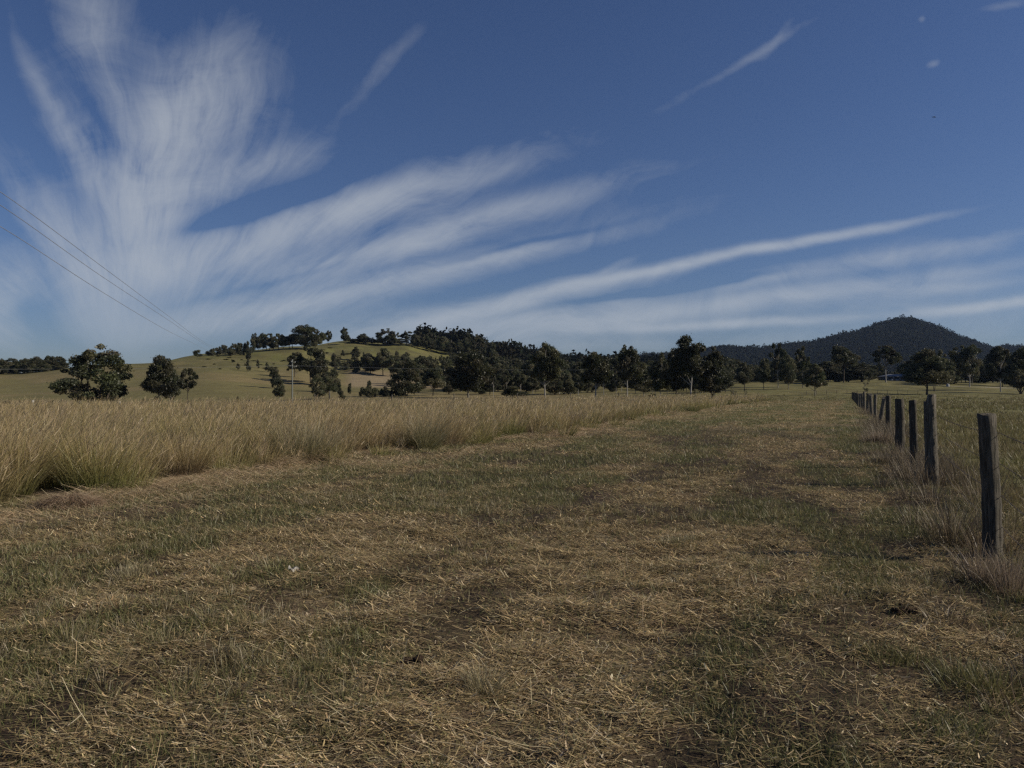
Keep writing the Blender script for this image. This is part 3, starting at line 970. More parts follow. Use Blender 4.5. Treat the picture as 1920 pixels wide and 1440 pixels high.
row(1590, 1656, 4, lambda x: 680, 400, 440, (22, 30), ['dome', 'round'], 'olive tree beside the house on its left', 'trees left of the house', 'dg')
row(1700, 1935, 26, lambda x: 672 + 4 * math.sin(x / 17), 320, 400, (26, 40), ['dome', 'round', 'spread'], 'dark tree in the belt right of the house', 'tree belt right of the house', 'ddg')
row(380, 545, 22, lambda x: 716 - 46 * ((x * 7.3) % 10) / 10, 330, 430, (5, 14), ['shrub'], 'tiny bush dotted on the grassy hillside', 'bushes dotted on the hillside', shrub=True)


# ------------------------------------------------------------------ fences and posts
def post_mesh(name, h, r, seed, mat, top='flat', lean=(0, 0), n=18, rings=22):
    rs = RS(seed)
    ph = rs.uniform(0, 6.28, 6)
    a = np.arange(n) / n * 2 * math.pi
    zs = np.linspace(-.25, h, rings)
    V = []
    sx = rs.uniform(.88, 1.0)
    for z in zs:
        t = (z + .25) / (h + .25)
        rr_ = r * (1.06 - .14 * t) * (1 + .05 * np.sin(3 * a + ph[0] + z * .7) + .05 * np.sin(5 * a + ph[1]) + .035 * np.sin(9 * a + ph[2] + z) +
                                     .03 * np.sin(z * 4 + ph[3] + a)) + rs.uniform(-.005, .005, n)
        if t < .35:
            rr_ = rr_ * (1 + .10 * (1 - t / .35) * np.sin(4 * a + ph[4]) * .6)
        x = np.cos(a) * rr_ + lean[0] * max(0, z) / h + .012 * math.sin(z * 2.4 + ph[5])
        y = np.sin(a) * rr_ * sx + lean[1] * max(0, z) / h
        zz = np.full(n, z)
        if z == zs[-1]:
            if top == 'slant':
                zz = zz + np.cos(a - 1.0) * r * .55
            elif top == 'peak':
                zz = zz + np.where(np.abs(((a - 4.9 + math.pi) % (2 * math.pi)) - math.pi) < 1.1, r * .9, -.03) + rs.uniform(-.01, .01, n)
            else:
                zz = zz + rs.uniform(-.010, .010, n) + np.cos(a + ph[1]) * r * .08
        V.append(np.stack([x, y, zz], 1))
    # worn rim and sunken centre
    top_ring = V[-1]
    c = top_ring.mean(0)
    V.append(np.stack([c[0] + (top_ring[:, 0] - c[0]) * .9, c[1] + (top_ring[:, 1] - c[1]) * .9, top_ring[:, 2] + .004], 1))
    V.append(np.stack([c[0] + (top_ring[:, 0] - c[0]) * .35, c[1] + (top_ring[:, 1] - c[1]) * .35, top_ring[:, 2] * .4 + c[2] * .6 - .012], 1))
    V.append(np.stack([c[0] + (top_ring[:, 0] - c[0]) * .02, c[1] + (top_ring[:, 1] - c[1]) * .02, np.full(n, c[2] - .015)], 1))
    V = np.array(V)
    R_ = V.shape[0]
    Fc = []
    for i in range(R_ - 1):
        for k in range(n):
            k2 = (k + 1) % n
            Fc.append((i * n + k, i * n + k2, (i + 1) * n + k2, (i + 1) * n + k))
    return mesh_np(name, V.reshape(-1, 3), np.array(Fc), mat, None, False)


fence = bpy.data.objects.new('post_and_wire_fence', None)
COL.objects.link(fence)
fence.location = at(1855, 7.26)
tag(fence, 'old fence of weathered timber posts and rusty wire along the right of the mown lane', 'fence')
f0 = Vector(fence.location)
# column at base, distance, height, radius, top, lean (m), own look
POSTS = [
    (None, 2.4, 1.32, .08, 'flat', (0, 0), None),
    (1858, 7.26, 1.315, .080, 'flat', (-.035, 0), 'nearest thick post, dark face with a sunlit right edge'),
    (1749, 13.0, 1.40, .097, 'peak', (-.055, 0), 'tall thick post with a jagged peaked top'),
    (1713, 15.5, 1.325, .072, 'flat', (-.008, 0), 'slim dark straight post between two thick ones'),
    (1688, 19.6, 1.33, .105, 'flat', (-.03, 0), 'stout pale-grey post with a notch in its side'),
    (1666, 29.6, 1.36, .095, 'flat', (-.01, 0), None),
    (1650, 36, 1.22, .095, 'slant', (.18, 0), 'post leaning to the right'),
    (1641, 44, 1.34, .09, 'flat', (0, 0), None), (1634, 50, 1.34, .11, 'slant', (-.05, 0), None),
    (1627, 57, 1.35, .11, 'flat', (0, 0), None), (1620, 64, 1.42, .11, 'peak', (0, 0), None),
    (1616, 71, 1.32, .1, 'flat', (0, 0), None), (1612, 78, 1.34, .1, 'flat', (.05, 0), None), (1609, 85, 1.3, .1, 'flat', (0, 0), None),
    (1606.5, 93, 1.34, .1, 'slant', (0, 0), None), (1604.5, 101, 1.3, .1, 'flat', (0, 0), None), (1602.5, 110, 1.34, .1, 'flat', (0, 0), None),
    (1601, 120, 1.3, .11, 'flat', (0, 0), None), (1599.5, 132, 1.3, .11, 'flat', (0, 0), None), (1598, 145, 1.3, .11, 'flat', (0, 0), None),
]
tops = []
for i, (px_, D_, h_, r_, tp_, ln_, lab) in enumerate(POSTS):
    if px_ is None:
        x_ = FO + FS * D_
        b = Vector((x_, D_, gz(x_, D_)))
    else:
        b = at(px_, D_)
    o = link('post', post_mesh('post', h_, r_, 200 + i, M_POST, tp_, ln_), fence, b - f0)
    if lab:
        o['label'] = lab
    if i == 4:
        # the split slab left standing at its foot on the lane side
        sl = link('split_slab', post_mesh('split_slab', .92, .05, 77, M_POST, 'slant', (.01, 0), n=8, rings=8), o, (-.088, -.02, 0))
    tops.append((b, h_, r_))
for k, hf in enumerate((1.14, .86, .58, .30)):
    parts = []
    rs = RS(40 + k)
    for i in range(len(tops) - 1):
        a_, b_ = tops[i][0], tops[i + 1][0]
        n_ = 14
        sag = .03 + .05 * rs.uniform()
        p = []
        for j in range(n_ + 1):
            t = j / n_
            q = a_.lerp(b_, t) + Vector((tops[i][2] + .004, 0, hf - sag * 4 * t * (1 - t)))
            p.append(q - f0)
        tube(parts, p, [.0028] * (n_ + 1), n=4)
        if k in (0, 2) and i < 4:       # barbs
            for j in range(int((b_ - a_).length / .14)):
                t = (j + .5) / int((b_ - a_).length / .14)
                c = a_.lerp(b_, t) + Vector((tops[i][2] + .004, 0, hf - sag * 4 * t * (1 - t))) - f0
                for s_ in (-1, 1):
                    dd = Vector((rs.uniform(-.4, .4), rs.uniform(-.4, .4), s_)).normalized() * .013
                    tube(parts, [c - dd, c + dd], [.0012, .0006], n=4)
    V, Fc, Cc = join(parts)
    link('wire', mesh_np('wire', V, Fc, M_WIRE), fence)

# far boundary fence behind the tall grass
bf = bpy.data.objects.new('boundary_fence', None)
COL.objects.link(bf)
bf.location = at(62, 62)
tag(bf, 'far fence with a few pale post tops showing over the tall grass', 'fence')
b0 = Vector(bf.location)
tp = []
for i, (px_, D_, ytop, pale) in enumerate([(-60, 58, 755, 0), (62, 60, 757, 1), (150, 66, 759, 0), (225, 70, 755, 1), (287, 74, 757, 1), (360, 80, 757, 0), (430, 86, 754, 0), (510, 92, 751, 0), (590, 100, 739, 0),
                                           (618, 105, 733, 0), (735, 112, 740, 0), (851, 118, 738, 0), (970, 124, 737, 0), (1070, 130, 737, 0), (1160, 136, 736, 0)]):
    b = at(px_, D_)
    h_ = EYE + (735 - ytop) / F * D_ - b.z
    h_ = max(h_, 1.1)
    link('post', post_mesh('post', h_, .085, 300 + i, M_PALEPOST if pale else M_POST, 'flat', (0, 0), n=10, rings=6), bf, b - b0)
    tp.append((b, h_))
for hf in (1.0, .6):
    parts = []
    for i in range(len(tp) - 1):
        tube(parts, [tp[i][0] + Vector((.09, 0, hf)) - b0, tp[i + 1][0] + Vector((.09, 0, hf)) - b0], [.003, .003], n=4)
    V, Fc, Cc = join(parts)
    link('wire', mesh_np('wire', V, Fc, M_WIRE), bf)

# short far fence across the end of the lane
ef = bpy.data.objects.new('paddock_fence', None)
COL.objects.link(ef)
ef.location = at(1540, 196)
tag(ef, 'low dark post fence crossing the far end of the mown lane', 'fence')
e0 = Vector(ef.location)
prev = None
parts = []
for i in range(13):
    px_ = 1512 + i * 19
    b = at(px_, 205 + i * 2.2)
    link('post', post_mesh('post', .95, .06, 400 + i, M_POST, 'flat', (0, 0), n=8, rings=5), ef, b - e0)
    if prev is not None:
        tube(parts, [prev + Vector((.1, 0, 1)) - e0, b + Vector((.1, 0, 1)) - e0], [.006, .006], n=4)
        tube(parts, [prev + Vector((.1, 0, .6)) - e0, b + Vector((.1, 0, .6)) - e0], [.006, .006], n=4)
    prev = b
V, Fc, Cc = join(parts)
link('wire', mesh_np('wire', V, Fc, M_WIRE), ef)


# ------------------------------------------------------------------ power pole and lines
def box(parts, c, s):
    x, y, z = c
    a, b, d = s[0] / 2, s[1] / 2, s[2] / 2
    V = np.array([(x + i * a, y + j * b, z + k * d) for i in (-1, 1) for j in (-1, 1) for k in (-1, 1)], float)
    Fc = np.array([(0, 1, 3, 2), (4, 6, 7, 5), (0, 4, 5, 1), (2, 3, 7, 6), (0, 2, 6, 4), (1, 5, 7, 3)])
    parts.append((V, Fc, np.ones((8, 3))))


def build(name, parts, mat, parent=None, smooth=False):
    V, Fc, Cc = join(parts)
    return link(name, mesh_np(name, V, Fc, mat, None, smooth), parent)


PD = 185.0
pb = at(548, PD)
pole = bpy.data.objects.new('power_pole', None)
COL.objects.link(pole)
pole.location = pb
tag(pole, 'pale timber power pole with small crossarms at the foot of the grassy hill', 'power pole')
ph_ = EYE + (735 - 675) / F * PD - pb.z
p = []
tube(p, [(0, 0, -.5), (0, 0, ph_ * .5), (0, 0, ph_)], [.17, .15, .12], n=10)
build('shaft', p, M_POLE, pole, True)
for nm_, zc, ln in (('crossarm', ph_ - .55, 1.1), ('crossarm', ph_ - 1.55, 1.7)):
    p = []
    box(p, (.25, -.2, zc), (ln, .10, .14))
    ca_ = build(nm_, p, M_POLE, pole)
    for dx_ in (-ln / 2 + .12, ln / 2 - .12):
        q = []
        tube(q, [(.25 + dx_, -.2, zc + .07), (.25 + dx_, -.2, zc + .16), (.25 + dx_, -.2, zc + .28)], [.07, .10, .05], n=8)
        build('insulator', q, M_WHITE, ca_, True)
tube(p := [], [(0, 0, ph_ - .02), (0, 0, ph_ + .12)], [.15, .05], n=8)
build('pole_cap', p, M_WHITE, pole)


def cable(name, pts3, rad, mat, label, group=None, cat='power line'):
    parts = []
    tube(parts, pts3, rad, n=5)
    o = build(name, parts, mat)
    tag(o, label, cat, group)
    return o


def cat_pts(a, b, sag, n=40):
    return [a.lerp(b, i / n) - Vector((0, 0, sag * 4 * (i / n) * (1 - i / n))) for i in range(n + 1)]


ph0 = pb + Vector((0, -.2, ph_ - 1.3))
L0 = Vector(((-500 - 960) / F * 150, 150, EYE + (735 - 690) / F * 150))
cable('overhead_wire', cat_pts(L0, ph0, .5), [.016] * 41, M_CABLE_L, 'thin pale wire running level from the left edge to the power pole')
R0 = Vector(((1330 - 960) / F * 330, 330, 12))
cable('overhead_wire', cat_pts(ph0, R0, 1.2), [.010] * 41, M_CABLE, 'faint dark wire running right from the power pole in front of the trees')


def px3(x, y, D_):
    return Vector(((x - 960) / F * D_, D_, EYE + (735 - y) / F * D_))


def smooth_path(P, n=8):
    out = []
    for i in range(len(P) - 1):
        p0, p1, p2, p3 = P[max(i - 1, 0)], P[i], P[i + 1], P[min(i + 2, len(P) - 1)]
        for k in range(n):
            t = k / n
            out.append(.5 * ((2 * p1) + (p2 - p0) * t + (2 * p0 - 5 * p1 + 4 * p2 - p3) * t * t + (3 * p1 - p0 - 3 * p2 + p3) * t ** 3))
    out.append(P[-1])
    return out


for nm_, tab, lab in (
        ('a', [(-170, 262, 24), (0, 360, 30), (187, 497, 42), (312, 590, 68), (380, 640, 130), (408, 655, 240), (425, 664, 440)], 'highest of the three power lines sweeping down to the hill skyline'),
        ('b', [(-170, 293, 24), (0, 385, 30), (187, 516, 42), (312, 598, 68), (378, 642, 130), (404, 656, 240), (420, 665, 440)], 'middle of the three power lines sweeping down to the hill skyline'),
        ('c', [(-170, 342, 24), (0, 425, 30), (187, 545, 42), (312, 619, 68), (365, 645, 130), (388, 657, 240), (404, 668, 440)], 'lowest of the three power lines sweeping down to the hill skyline')):
    pp = smooth_path([px3(*t) for t in tab])
    cable('overhead_wire', pp, [.013] * len(pp), M_CABLE, lab, 'power lines over the left field')


# ------------------------------------------------------------------ house, tank, bird
HD = 400.0
hb = at(1679, HD)
house = bpy.data.objects.new('farmhouse', None)
COL.objects.link(house)
house.location = hb
tag(house, 'low farmhouse with a long grey roof and white panels among trees at the mountain foot', 'house')
HW, HH, HDp = 12.5, 2.2, 8.0
p = []
box(p, (0, 0, .1), (HW, HDp, 1.0))
box(p, (0, 0, HH / 2 + .3), (HW - .1, HDp - .1, HH))
build('wall', p, M_WALL, house)
ev, rd = HH + .35, HH + 1.5
hw, hd = HW / 2 + .7, HDp / 2 + .9
V = np.array([(-hw, -hd, ev), (hw, -hd, ev), (hw, hd, ev), (-hw, hd, ev), (-hw + 3.4, 0, rd), (hw - 1.2, 0, rd),
              (-hw, -hd, ev - .15), (hw, -hd, ev - .15), (hw, hd, ev - .15), (-hw, hd, ev - .15)], float)
Fq = np.array([(0, 1, 5, 4), (2, 3, 4, 5), (1, 2, 5, 5), (3, 0, 4, 4), (0, 6, 7, 1), (1, 7, 8, 2), (2, 8, 9, 3), (3, 9, 6, 0), (6, 9, 8, 7)])
me = bpy.data.meshes.new('roof')
me.from_pydata([tuple(v) for v in V], [], [tuple(dict.fromkeys(f)) for f in Fq.tolist()])
me.materials.append(M_ROOF)
link('roof', me, house)
for x_ in (-4.2, -1.4):
    p = []
    box(p, (x_, -HDp / 2 - .75, .55), (1.7, .12, 1.1))
    build('veranda_panel', p, M_WHITE, house)
for x_ in (-4.6, -1.8, 1.6, 4.2):
    p = []
    box(p, (x_, -HDp / 2 - .03, 1.7), (1.3, .08, 1.1))
    w_ = build('window', p, M_WHITE, house)
    p = []
    box(p, (x_, -HDp / 2 - .075, 1.7), (1.14, .04, .94))
    build('pane', p, M_GLASS, w_)
p = []
box(p, (.3, -HDp / 2 - .03, 1.45), (.95, .08, 2.0))
build('door', p, M_WHITE, house)
for x_ in (-6.3, -3.2, -.2, 2.9, 6.0):
    p = []
    box(p, (x_, -HDp / 2 - .8, 1.1), (.12, .12, 2.8))
    build('veranda_post', p, M_WHITE, house)

tb = at(1777, 300)
tank = bpy.data.objects.new('water_tank', None)
COL.objects.link(tank)
tank.location = tb
tag(tank, 'tiny white tank far off between the wide paddock tree and its right neighbour', 'tank')
p = []
tube(p, [(0, 0, -.2), (0, 0, .9), (0, 0, .95)], [.55, .55, .5], n=16)
build('tank_body', p, M_WHITE, tank, False)
p = []
tube(p, [(0, 0, .95), (0, 0, 1.12)], [.5, .06], n=16)
build('lid', p, M_WHITE, tank, False)

BD = 90.0
bp_ = px3(1754, 218, BD)
parts = []
tube(parts, [(-.02, -.2, 0), (0, -.12, .01), (0, 0, .02), (0, .12, .01), (0, .24, 0)], [.012, .035, .05, .035, .02], n=8)
for s_ in (-1, 1):
    wv = np.array([(0, -.06, .02), (s_ * .16, -.09, .06), (s_ * .36, 0, .03), (s_ * .16, .04, .06), (0, .08, .02)])
    V = np.concatenate([wv + [0, 0, .008], wv - [0, 0, .008]])
    Fc = [(0, 1, 3, 4), (5, 9, 8, 6), (1, 2, 2, 3), (6, 8, 7, 7), (0, 5, 6, 1), (1, 6, 7, 2), (2, 7, 8, 3), (3, 8, 9, 4)]
    Fc = [(0, 1, 3, 4), (5, 9, 8, 6), (0, 5, 6, 1), (1, 6, 7, 2), (2, 7, 8, 3), (3, 8, 9, 4)]
    parts.append((V, np.array(Fc), np.ones((10, 3))))
bird = build('bird', parts, M_FEATHER)
bird.location = bp_
bird.rotation_euler = (.25, -.35, .9)
tag(bird, 'tiny dark bird gliding high in the clear blue on the right', 'bird')

# ------------------------------------------------------------------ grass
STRAW = [(.60, .46, .25), (.50, .37, .19), (.70, .58, .37), (.38, .27, .145), (.55, .42, .22)]
DULL = [(.28, .21, .10), (.17, .125, .064), (.36, .275, .14), (.23, .20, .09), (.12, .085, .048)]
GREENS = [(.11, .135, .040), (.145, .16, .055), (.085, .105, .035), (.18, .18, .07)]
TAWNY = [(.45, .335, .15), (.51, .39, .19), (.40, .30, .125), (.58, .47, .27), (.34, .285, .11)]
WIND = 0.15                                    # the tall grass bows to the right


def scatter(fn, dens, D0, D1, rs, wmin=None, wmax=None, margin=.74, pad=.6):
    """random points in the view wedge between two distances"""
    area = margin * (D1 ** 2 - D0 ** 2)
    n = int(area * dens)
    Y = np.sqrt(rs.uniform(D0 ** 2, D1 ** 2, n))
    X = rs.uniform(-1, 1, n) * (margin * Y + pad)
    w, l = wl(X, Y)
    k = np.ones(n, bool)
    if wmin is not None:
        k &= w > wmin
    if wmax is not None:
        k &= w < wmax
    X, Y = X[k], Y[k]
    if fn is not None:
        pr = fn(X, Y)
        k = rs.uniform(0, 1, len(X)) < pr
        X, Y = X[k], Y[k]
    return X, Y


def in_strip(X, Y):
    w, l = wl(X, Y)
    return (w > edge_w(l) - .3) & (w < .9)


def litter():
    """cut stalks and leaf scraps lying on the mown strip"""
    rs = RS(71)
    parts = []
    for (D0, D1, dn, ws, k) in ((2.3, 5, 10500, 1.0, 3), (5, 9, 6200, 1.2, 2), (9, 16, 2600, 1.6, 2), (16, 30, 850, 2.4, 1), (30, 62, 200, 4.0, 1), (62, 125, 45, 8.0, 1)):
        def fn(X, Y):
            g, s, w, l = masks(X, Y)
            heap = sstep(fbm(X / .33, Y / .33, 161, 3), .30, .66)
            return np.where(in_strip(X, Y), .20 + .80 * s, .0) * (1 - .5 * g) * (.30 + .70 * heap)
        X, Y = scatter(fn, dn, D0, D1, rs)
        n = len(X)
        if not n:
            continue
        kind = rs.uniform(0, 1, n)
        long_ = kind < .05
        scrap = kind > .55
        H = np.where(long_, rs.uniform(.12, .36, n), np.where(scrap, rs.uniform(.015, .05, n), rs.uniform(.03, .12, n))) * (1 + .2 * (ws - 1))
        Wd = np.where(long_, rs.uniform(.002, .0038, n), np.where(scrap, rs.uniform(.004, .011, n), rs.uniform(.0025, .006, n))) * ws
        heap = sstep(fbm(X / .33, Y / .33, 161, 3), .35, .7)
        lift = rs.uniform(.001, .014, n) + heap * rs.uniform(0, .035, n)
        P = np.stack([X, Y, ground_z(X, Y) + lift], 1)
        l0 = np.radians(np.where(scrap, rs.uniform(64, 102, n), rs.uniform(72, 98, n)))
        l1 = np.radians(np.where(scrap, rs.uniform(-45, 45, n), rs.uniform(-30, 35, n)))
        az = np.where(rs.uniform(0, 1, n) < .55, rs.normal(.15, .55, n) + math.pi * rs.randint(0, 2, n), rs.uniform(0, 6.28, n))
        lite = (rs.uniform(0, 1, n) < .14 + .34 * masks(X, Y)[1])[:, None]
        c = np.where(lite, pick(STRAW, n, rs, .25), pick(DULL, n, rs, .30))
        parts.append(blades(P, H, Wd, az, l0, l1, c * .92, c, k, .5, waz=az + math.pi / 2 + rs.uniform(-.9, .9, n), rs=rs))
    n2 = max(p[0].shape[0] for p in parts)
    V, Fc, C = join(parts)
    o = link('cut_straw', mesh_np('cut_straw', V, Fc, M_STRAW, C))
    tag(o, 'cut dry grass stalks strewn over the mown lane', 'straw', kind='stuff')


def short_grass():
    rs = RS(72)
    parts = []
    for (D0, D1, dn, ws, hs, k) in ((2.3, 5, 9000, 1.0, 1, 2), (5, 9, 5200, 1.25, 1.05, 2), (9, 16, 1700, 1.8, 1.15, 1), (16, 30, 620, 2.8, 1.3, 1), (30, 70, 160, 5.0, 1.5, 1), (70, 130, 30, 9.0, 1.8, 1)):
        def fn(X, Y):
            g, s, w, l = masks(X, Y)
            return np.where(in_strip(X, Y), .13 + .87 * g, 0) * (.35 + .65 * sstep(fbm(X / .22, Y / .22, 171, 2), .35, .62))
        X, Y = scatter(fn, dn, D0, D1, rs)
        # gather into small tufts
        q = .06 * ws
        X2 = np.round(X / q + (rs.uniform(0, 1, len(X)) - .5)) * q
        Y2 = np.round(Y / q + (rs.uniform(0, 1, len(X)) - .5)) * q
        m_ = rs.uniform(0, 1, len(X)) < .6
        X = np.where(m_, X2 + rs.normal(0, q * .22, len(X)), X)
        Y = np.where(m_, Y2 + rs.normal(0, q * .22, len(X)), Y)
        n = len(X)
        H = rs.uniform(.02, .085, n) * hs
        Wd = rs.uniform(.0028, .0055, n) * ws
        P = np.stack([X, Y, ground_z(X, Y) - .004], 1)
        c0 = pick(GREENS, n, rs, .2)
        dry = (rs.uniform(0, 1, n) < .42)[:, None]
        c0 = np.where(dry, pick([(.24, .20, .10), (.20, .17, .085)], n, rs, .2), c0)
        c1 = c0 * .7 + .3 * np.array([.28, .24, .12])
        parts.append(blades(P, H, Wd, rs.uniform(0, 6.28, n), rs.uniform(0, .9, n), rs.uniform(0, 1.2, n), c0, c1, k, .2, rs=rs))
    V, Fc, C = join(parts)
    o = link('short_grass', mesh_np('short_grass', V, Fc, M_BLADE, C))
    tag(o, 'short green and drying grass growing in patches on the mown lane', 'grass', kind='stuff')


def tussocks(cx, cy, rs, nb, hgt, rad, ws, k, green, pal=TAWNY, wind=1.0, zoff=0, spread=1.0):
    """nb blades round every centre"""
    N = len(cx)
    idx = np.repeat(np.arange(N), nb)
    n = len(idx)
    a = rs.uniform(0, 2 * math.pi, n)
    r = rad[idx] * np.sqrt(rs.uniform(0, 1, n))
    X, Y = cx[idx] + np.cos(a) * r, cy[idx] + np.sin(a) * r
    P = np.stack([X, Y, ground_z(X, Y) - .01 + zoff], 1)
    H = hgt[idx] * rs.uniform(.55, 1.12, n)
    out = (.08 + .85 * (r / (rad[idx] + 1e-6)) * rs.uniform(.3, 1, n)) * spread
    wx = np.cos(a) * out + WIND * 1.3 * wind + rs.normal(0, .07, n)
    wy = np.sin(a) * out + rs.normal(0, .07, n)
    gust = .55 + .9 * vn(X / 2.6, Y / 2.6, 181)
    wx = wx + WIND * (gust - 1) * wind * 1.4
    wy = wy + (vn(X / 1.7, Y / 1.7, 183) - .5) * .35
    az = np.arctan2(wy, wx) + rs.normal(0, .25, n)
    l0 = np.hypot(wx, wy) * .6
    l1 = rs.uniform(.0, 1.0, n) * (.5 + .5 * wind) * gust
    fall = rs.uniform(0, 1, n) < .07
    l1 = np.where(fall, l1 + .9, l1)
    Wd = rs.uniform(.0032, .0090, n) * ws
    g = green[idx][:, None]
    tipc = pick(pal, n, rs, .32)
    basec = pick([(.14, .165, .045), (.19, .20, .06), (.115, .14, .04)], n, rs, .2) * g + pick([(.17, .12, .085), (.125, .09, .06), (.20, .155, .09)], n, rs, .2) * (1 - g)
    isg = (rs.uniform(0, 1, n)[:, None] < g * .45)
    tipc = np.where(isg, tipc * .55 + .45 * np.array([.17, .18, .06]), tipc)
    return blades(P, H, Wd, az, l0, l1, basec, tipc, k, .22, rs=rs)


def tall_grass():
    rs = RS(73)
    parts = []
    for (D0, D1, dn, nb, ws, k, hs) in ((8.5, 16, 3.6, 230, 1.0, 4, 1), (16, 26, 3.2, 165, 1.3, 3, 1), (26, 45, 2.4, 85, 2.0, 3, 1), (45, 80, 1.7, 28, 3.8, 2, 1.02), (80, 135, .75, 20, 7.0, 2, 1.05)):
        def fn(X, Y):
            w, l = wl(X, Y)
            e = edge_w(l)
            return (w < e) * (X < 45) * 1.0 + .16 * ((w >= e) & (w < e + .9) & (X < 45))
        X, Y = scatter(fn, dn, D0, D1, rs, margin=.74, pad=2)
        n = len(X)
        if not n:
            continue
        w, l = wl(X, Y)
        big = fbm(X / 3.2, Y / 3.2, 91, 3)
        near_edge = np.exp(-np.maximum(0, edge_w(l) - w) / 1.3) + .6 * (w > edge_w(l))
        H = (.50 + .88 * big + rs.uniform(-.28, .22, n)) * (1 - .4 * sstep(fbm(X / 1.4, Y / 1.4, 191, 2), .58, .72)) * hs * (1 - .45 * near_edge * rs.uniform(0, 1, n))
        rad = rs.uniform(.12, .40, n) * (1 + .12 * (ws - 1))
        green = np.clip(sstep(fbm(X / 2.0, Y / 2.0, 95, 3) + .07 * near_edge, .40, .60), 0, 1)
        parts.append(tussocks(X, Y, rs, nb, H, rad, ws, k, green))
        # fluffy seed heads carried over the top
        m_ = int(nb * .35)
        idx = np.repeat(np.arange(n), m_)
        q = len(idx)
        a = rs.uniform(0, 6.28, q)
        sx, sy = X[idx] + np.cos(a) * rad[idx] * 1.2 + H[idx] * .30, Y[idx] + np.sin(a) * rad[idx] * 1.2
        P = np.stack([sx, sy, ground_z(sx, sy) + H[idx] * rs.uniform(.45, 1.0, q)], 1)
        c = pick([(.46, .36, .20), (.54, .43, .26), (.38, .29, .16), (.44, .34, .22)], q, rs, .25)
        parts.append(blades(P, rs.uniform(.10, .26, q), rs.uniform(.004, .010, q) * ws, rs.normal(0, .8, q), rs.uniform(.1, .9, q), rs.uniform(.2, .8, q), c, c, 1, .35, rs=rs))
    V, Fc, C = join(parts)
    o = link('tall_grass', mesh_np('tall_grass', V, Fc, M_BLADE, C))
    tag(o, 'tall uncut tawny grass bending in the wind along the left of the mown lane', 'grass', kind='stuff')


def hay():
    """matted cut grass heaped along the edge of the tall grass"""
    rs = RS(74)
    parts = []
    for (D0, D1, dn, ws, k) in ((8, 18, 1900, 1.2, 3), (18, 34, 800, 1.9, 2), (34, 90, 180, 3.8, 1)):
        def fn(X, Y):
            w, l = wl(X, Y)
            d = w - edge_w(l)
            return np.exp(-((d - .8) / (1.0 + .6 * np.exp(-((l - 16) / 5) ** 2))) ** 2) * sstep(fbm(l / 1.6, w / .8, 111, 3), .36, .60)
        X, Y = scatter(fn, dn, D0, D1, rs, pad=2)
        n = len(X)
        w, l = wl(X, Y)
        d = w - edge_w(l)
        hump = np.exp(-((d - .4) / .35) ** 2) * (.03 + .38 * np.maximum(0, fbm(l / .8, w / .6, 113, 2) - .42) * 2)
        P = np.stack([X, Y, ground_z(X, Y) + hump * rs.uniform(.2, 1, n)], 1)
        c = pick([(.56, .42, .25), (.44, .31, .185), (.64, .51, .33), (.33, .24, .15)], n, rs, .25)
        az = rs.normal(.2, .8, n) + math.pi * rs.randint(0, 2, n)
        parts.append(blades(P, rs.uniform(.10, .38, n), rs.uniform(.003, .0065, n) * ws, az, np.radians(rs.uniform(62, 96, n)), np.radians(rs.uniform(0, 45, n)), c * .9, c, k, .4, rs=rs))
    V, Fc, C = join(parts)
    o = link('matted_hay', mesh_np('matted_hay', V, Fc, M_STRAW, C))
    tag(o, 'matted pinkish cut hay lying along the foot of the tall grass', 'hay', kind='stuff')


def paddock():
    rs = RS(75)
    parts = []
    for (D0, D1, dn, nb, ws, k, hs) in ((3, 12, 16, 40, 1.0, 3, 1), (12, 25, 9, 26, 1.8, 2, 1), (25, 50, 4, 16, 3.2, 2, 1.0), (50, 120, .9, 12, 7.0, 1, 1.0), (120, 240, .16, 10, 16.0, 1, 1.2)):
        X, Y = scatter(None if D0 < 120 else (lambda X, Y: (X > .16 * Y) * sstep(-Y, -240, -140)), dn, D0, D1, rs, wmin=.15 if D0 < 120 else None, pad=2.5)
        n = len(X)
        w, l = wl(X, Y)
        H = (.12 + .38 * fbm(X / 2.5, Y / 2.5, 121, 3)) * (.6 + .4 * sstep(w, .2, 1.6)) * hs
        parts.append(tussocks(X, Y, rs, nb, H, rs.uniform(.10, .25, n) * (1 + .1 * ws), ws, k, np.clip(fbm(X / 3, Y / 3, 125, 3) * 1.6 - .35, 0, 1),
                              [(.235, .20, .085), (.27, .215, .11), (.20, .19, .07), (.22, .17, .095)], .4, spread=1.3))
    V, Fc, C = join(parts)
    o = link('paddock_grass', mesh_np('paddock_grass', V, Fc, M_BLADE, C))
    tag(o, 'knee-high yellowish pasture in the paddock beyond the timber fence', 'grass', kind='stuff')


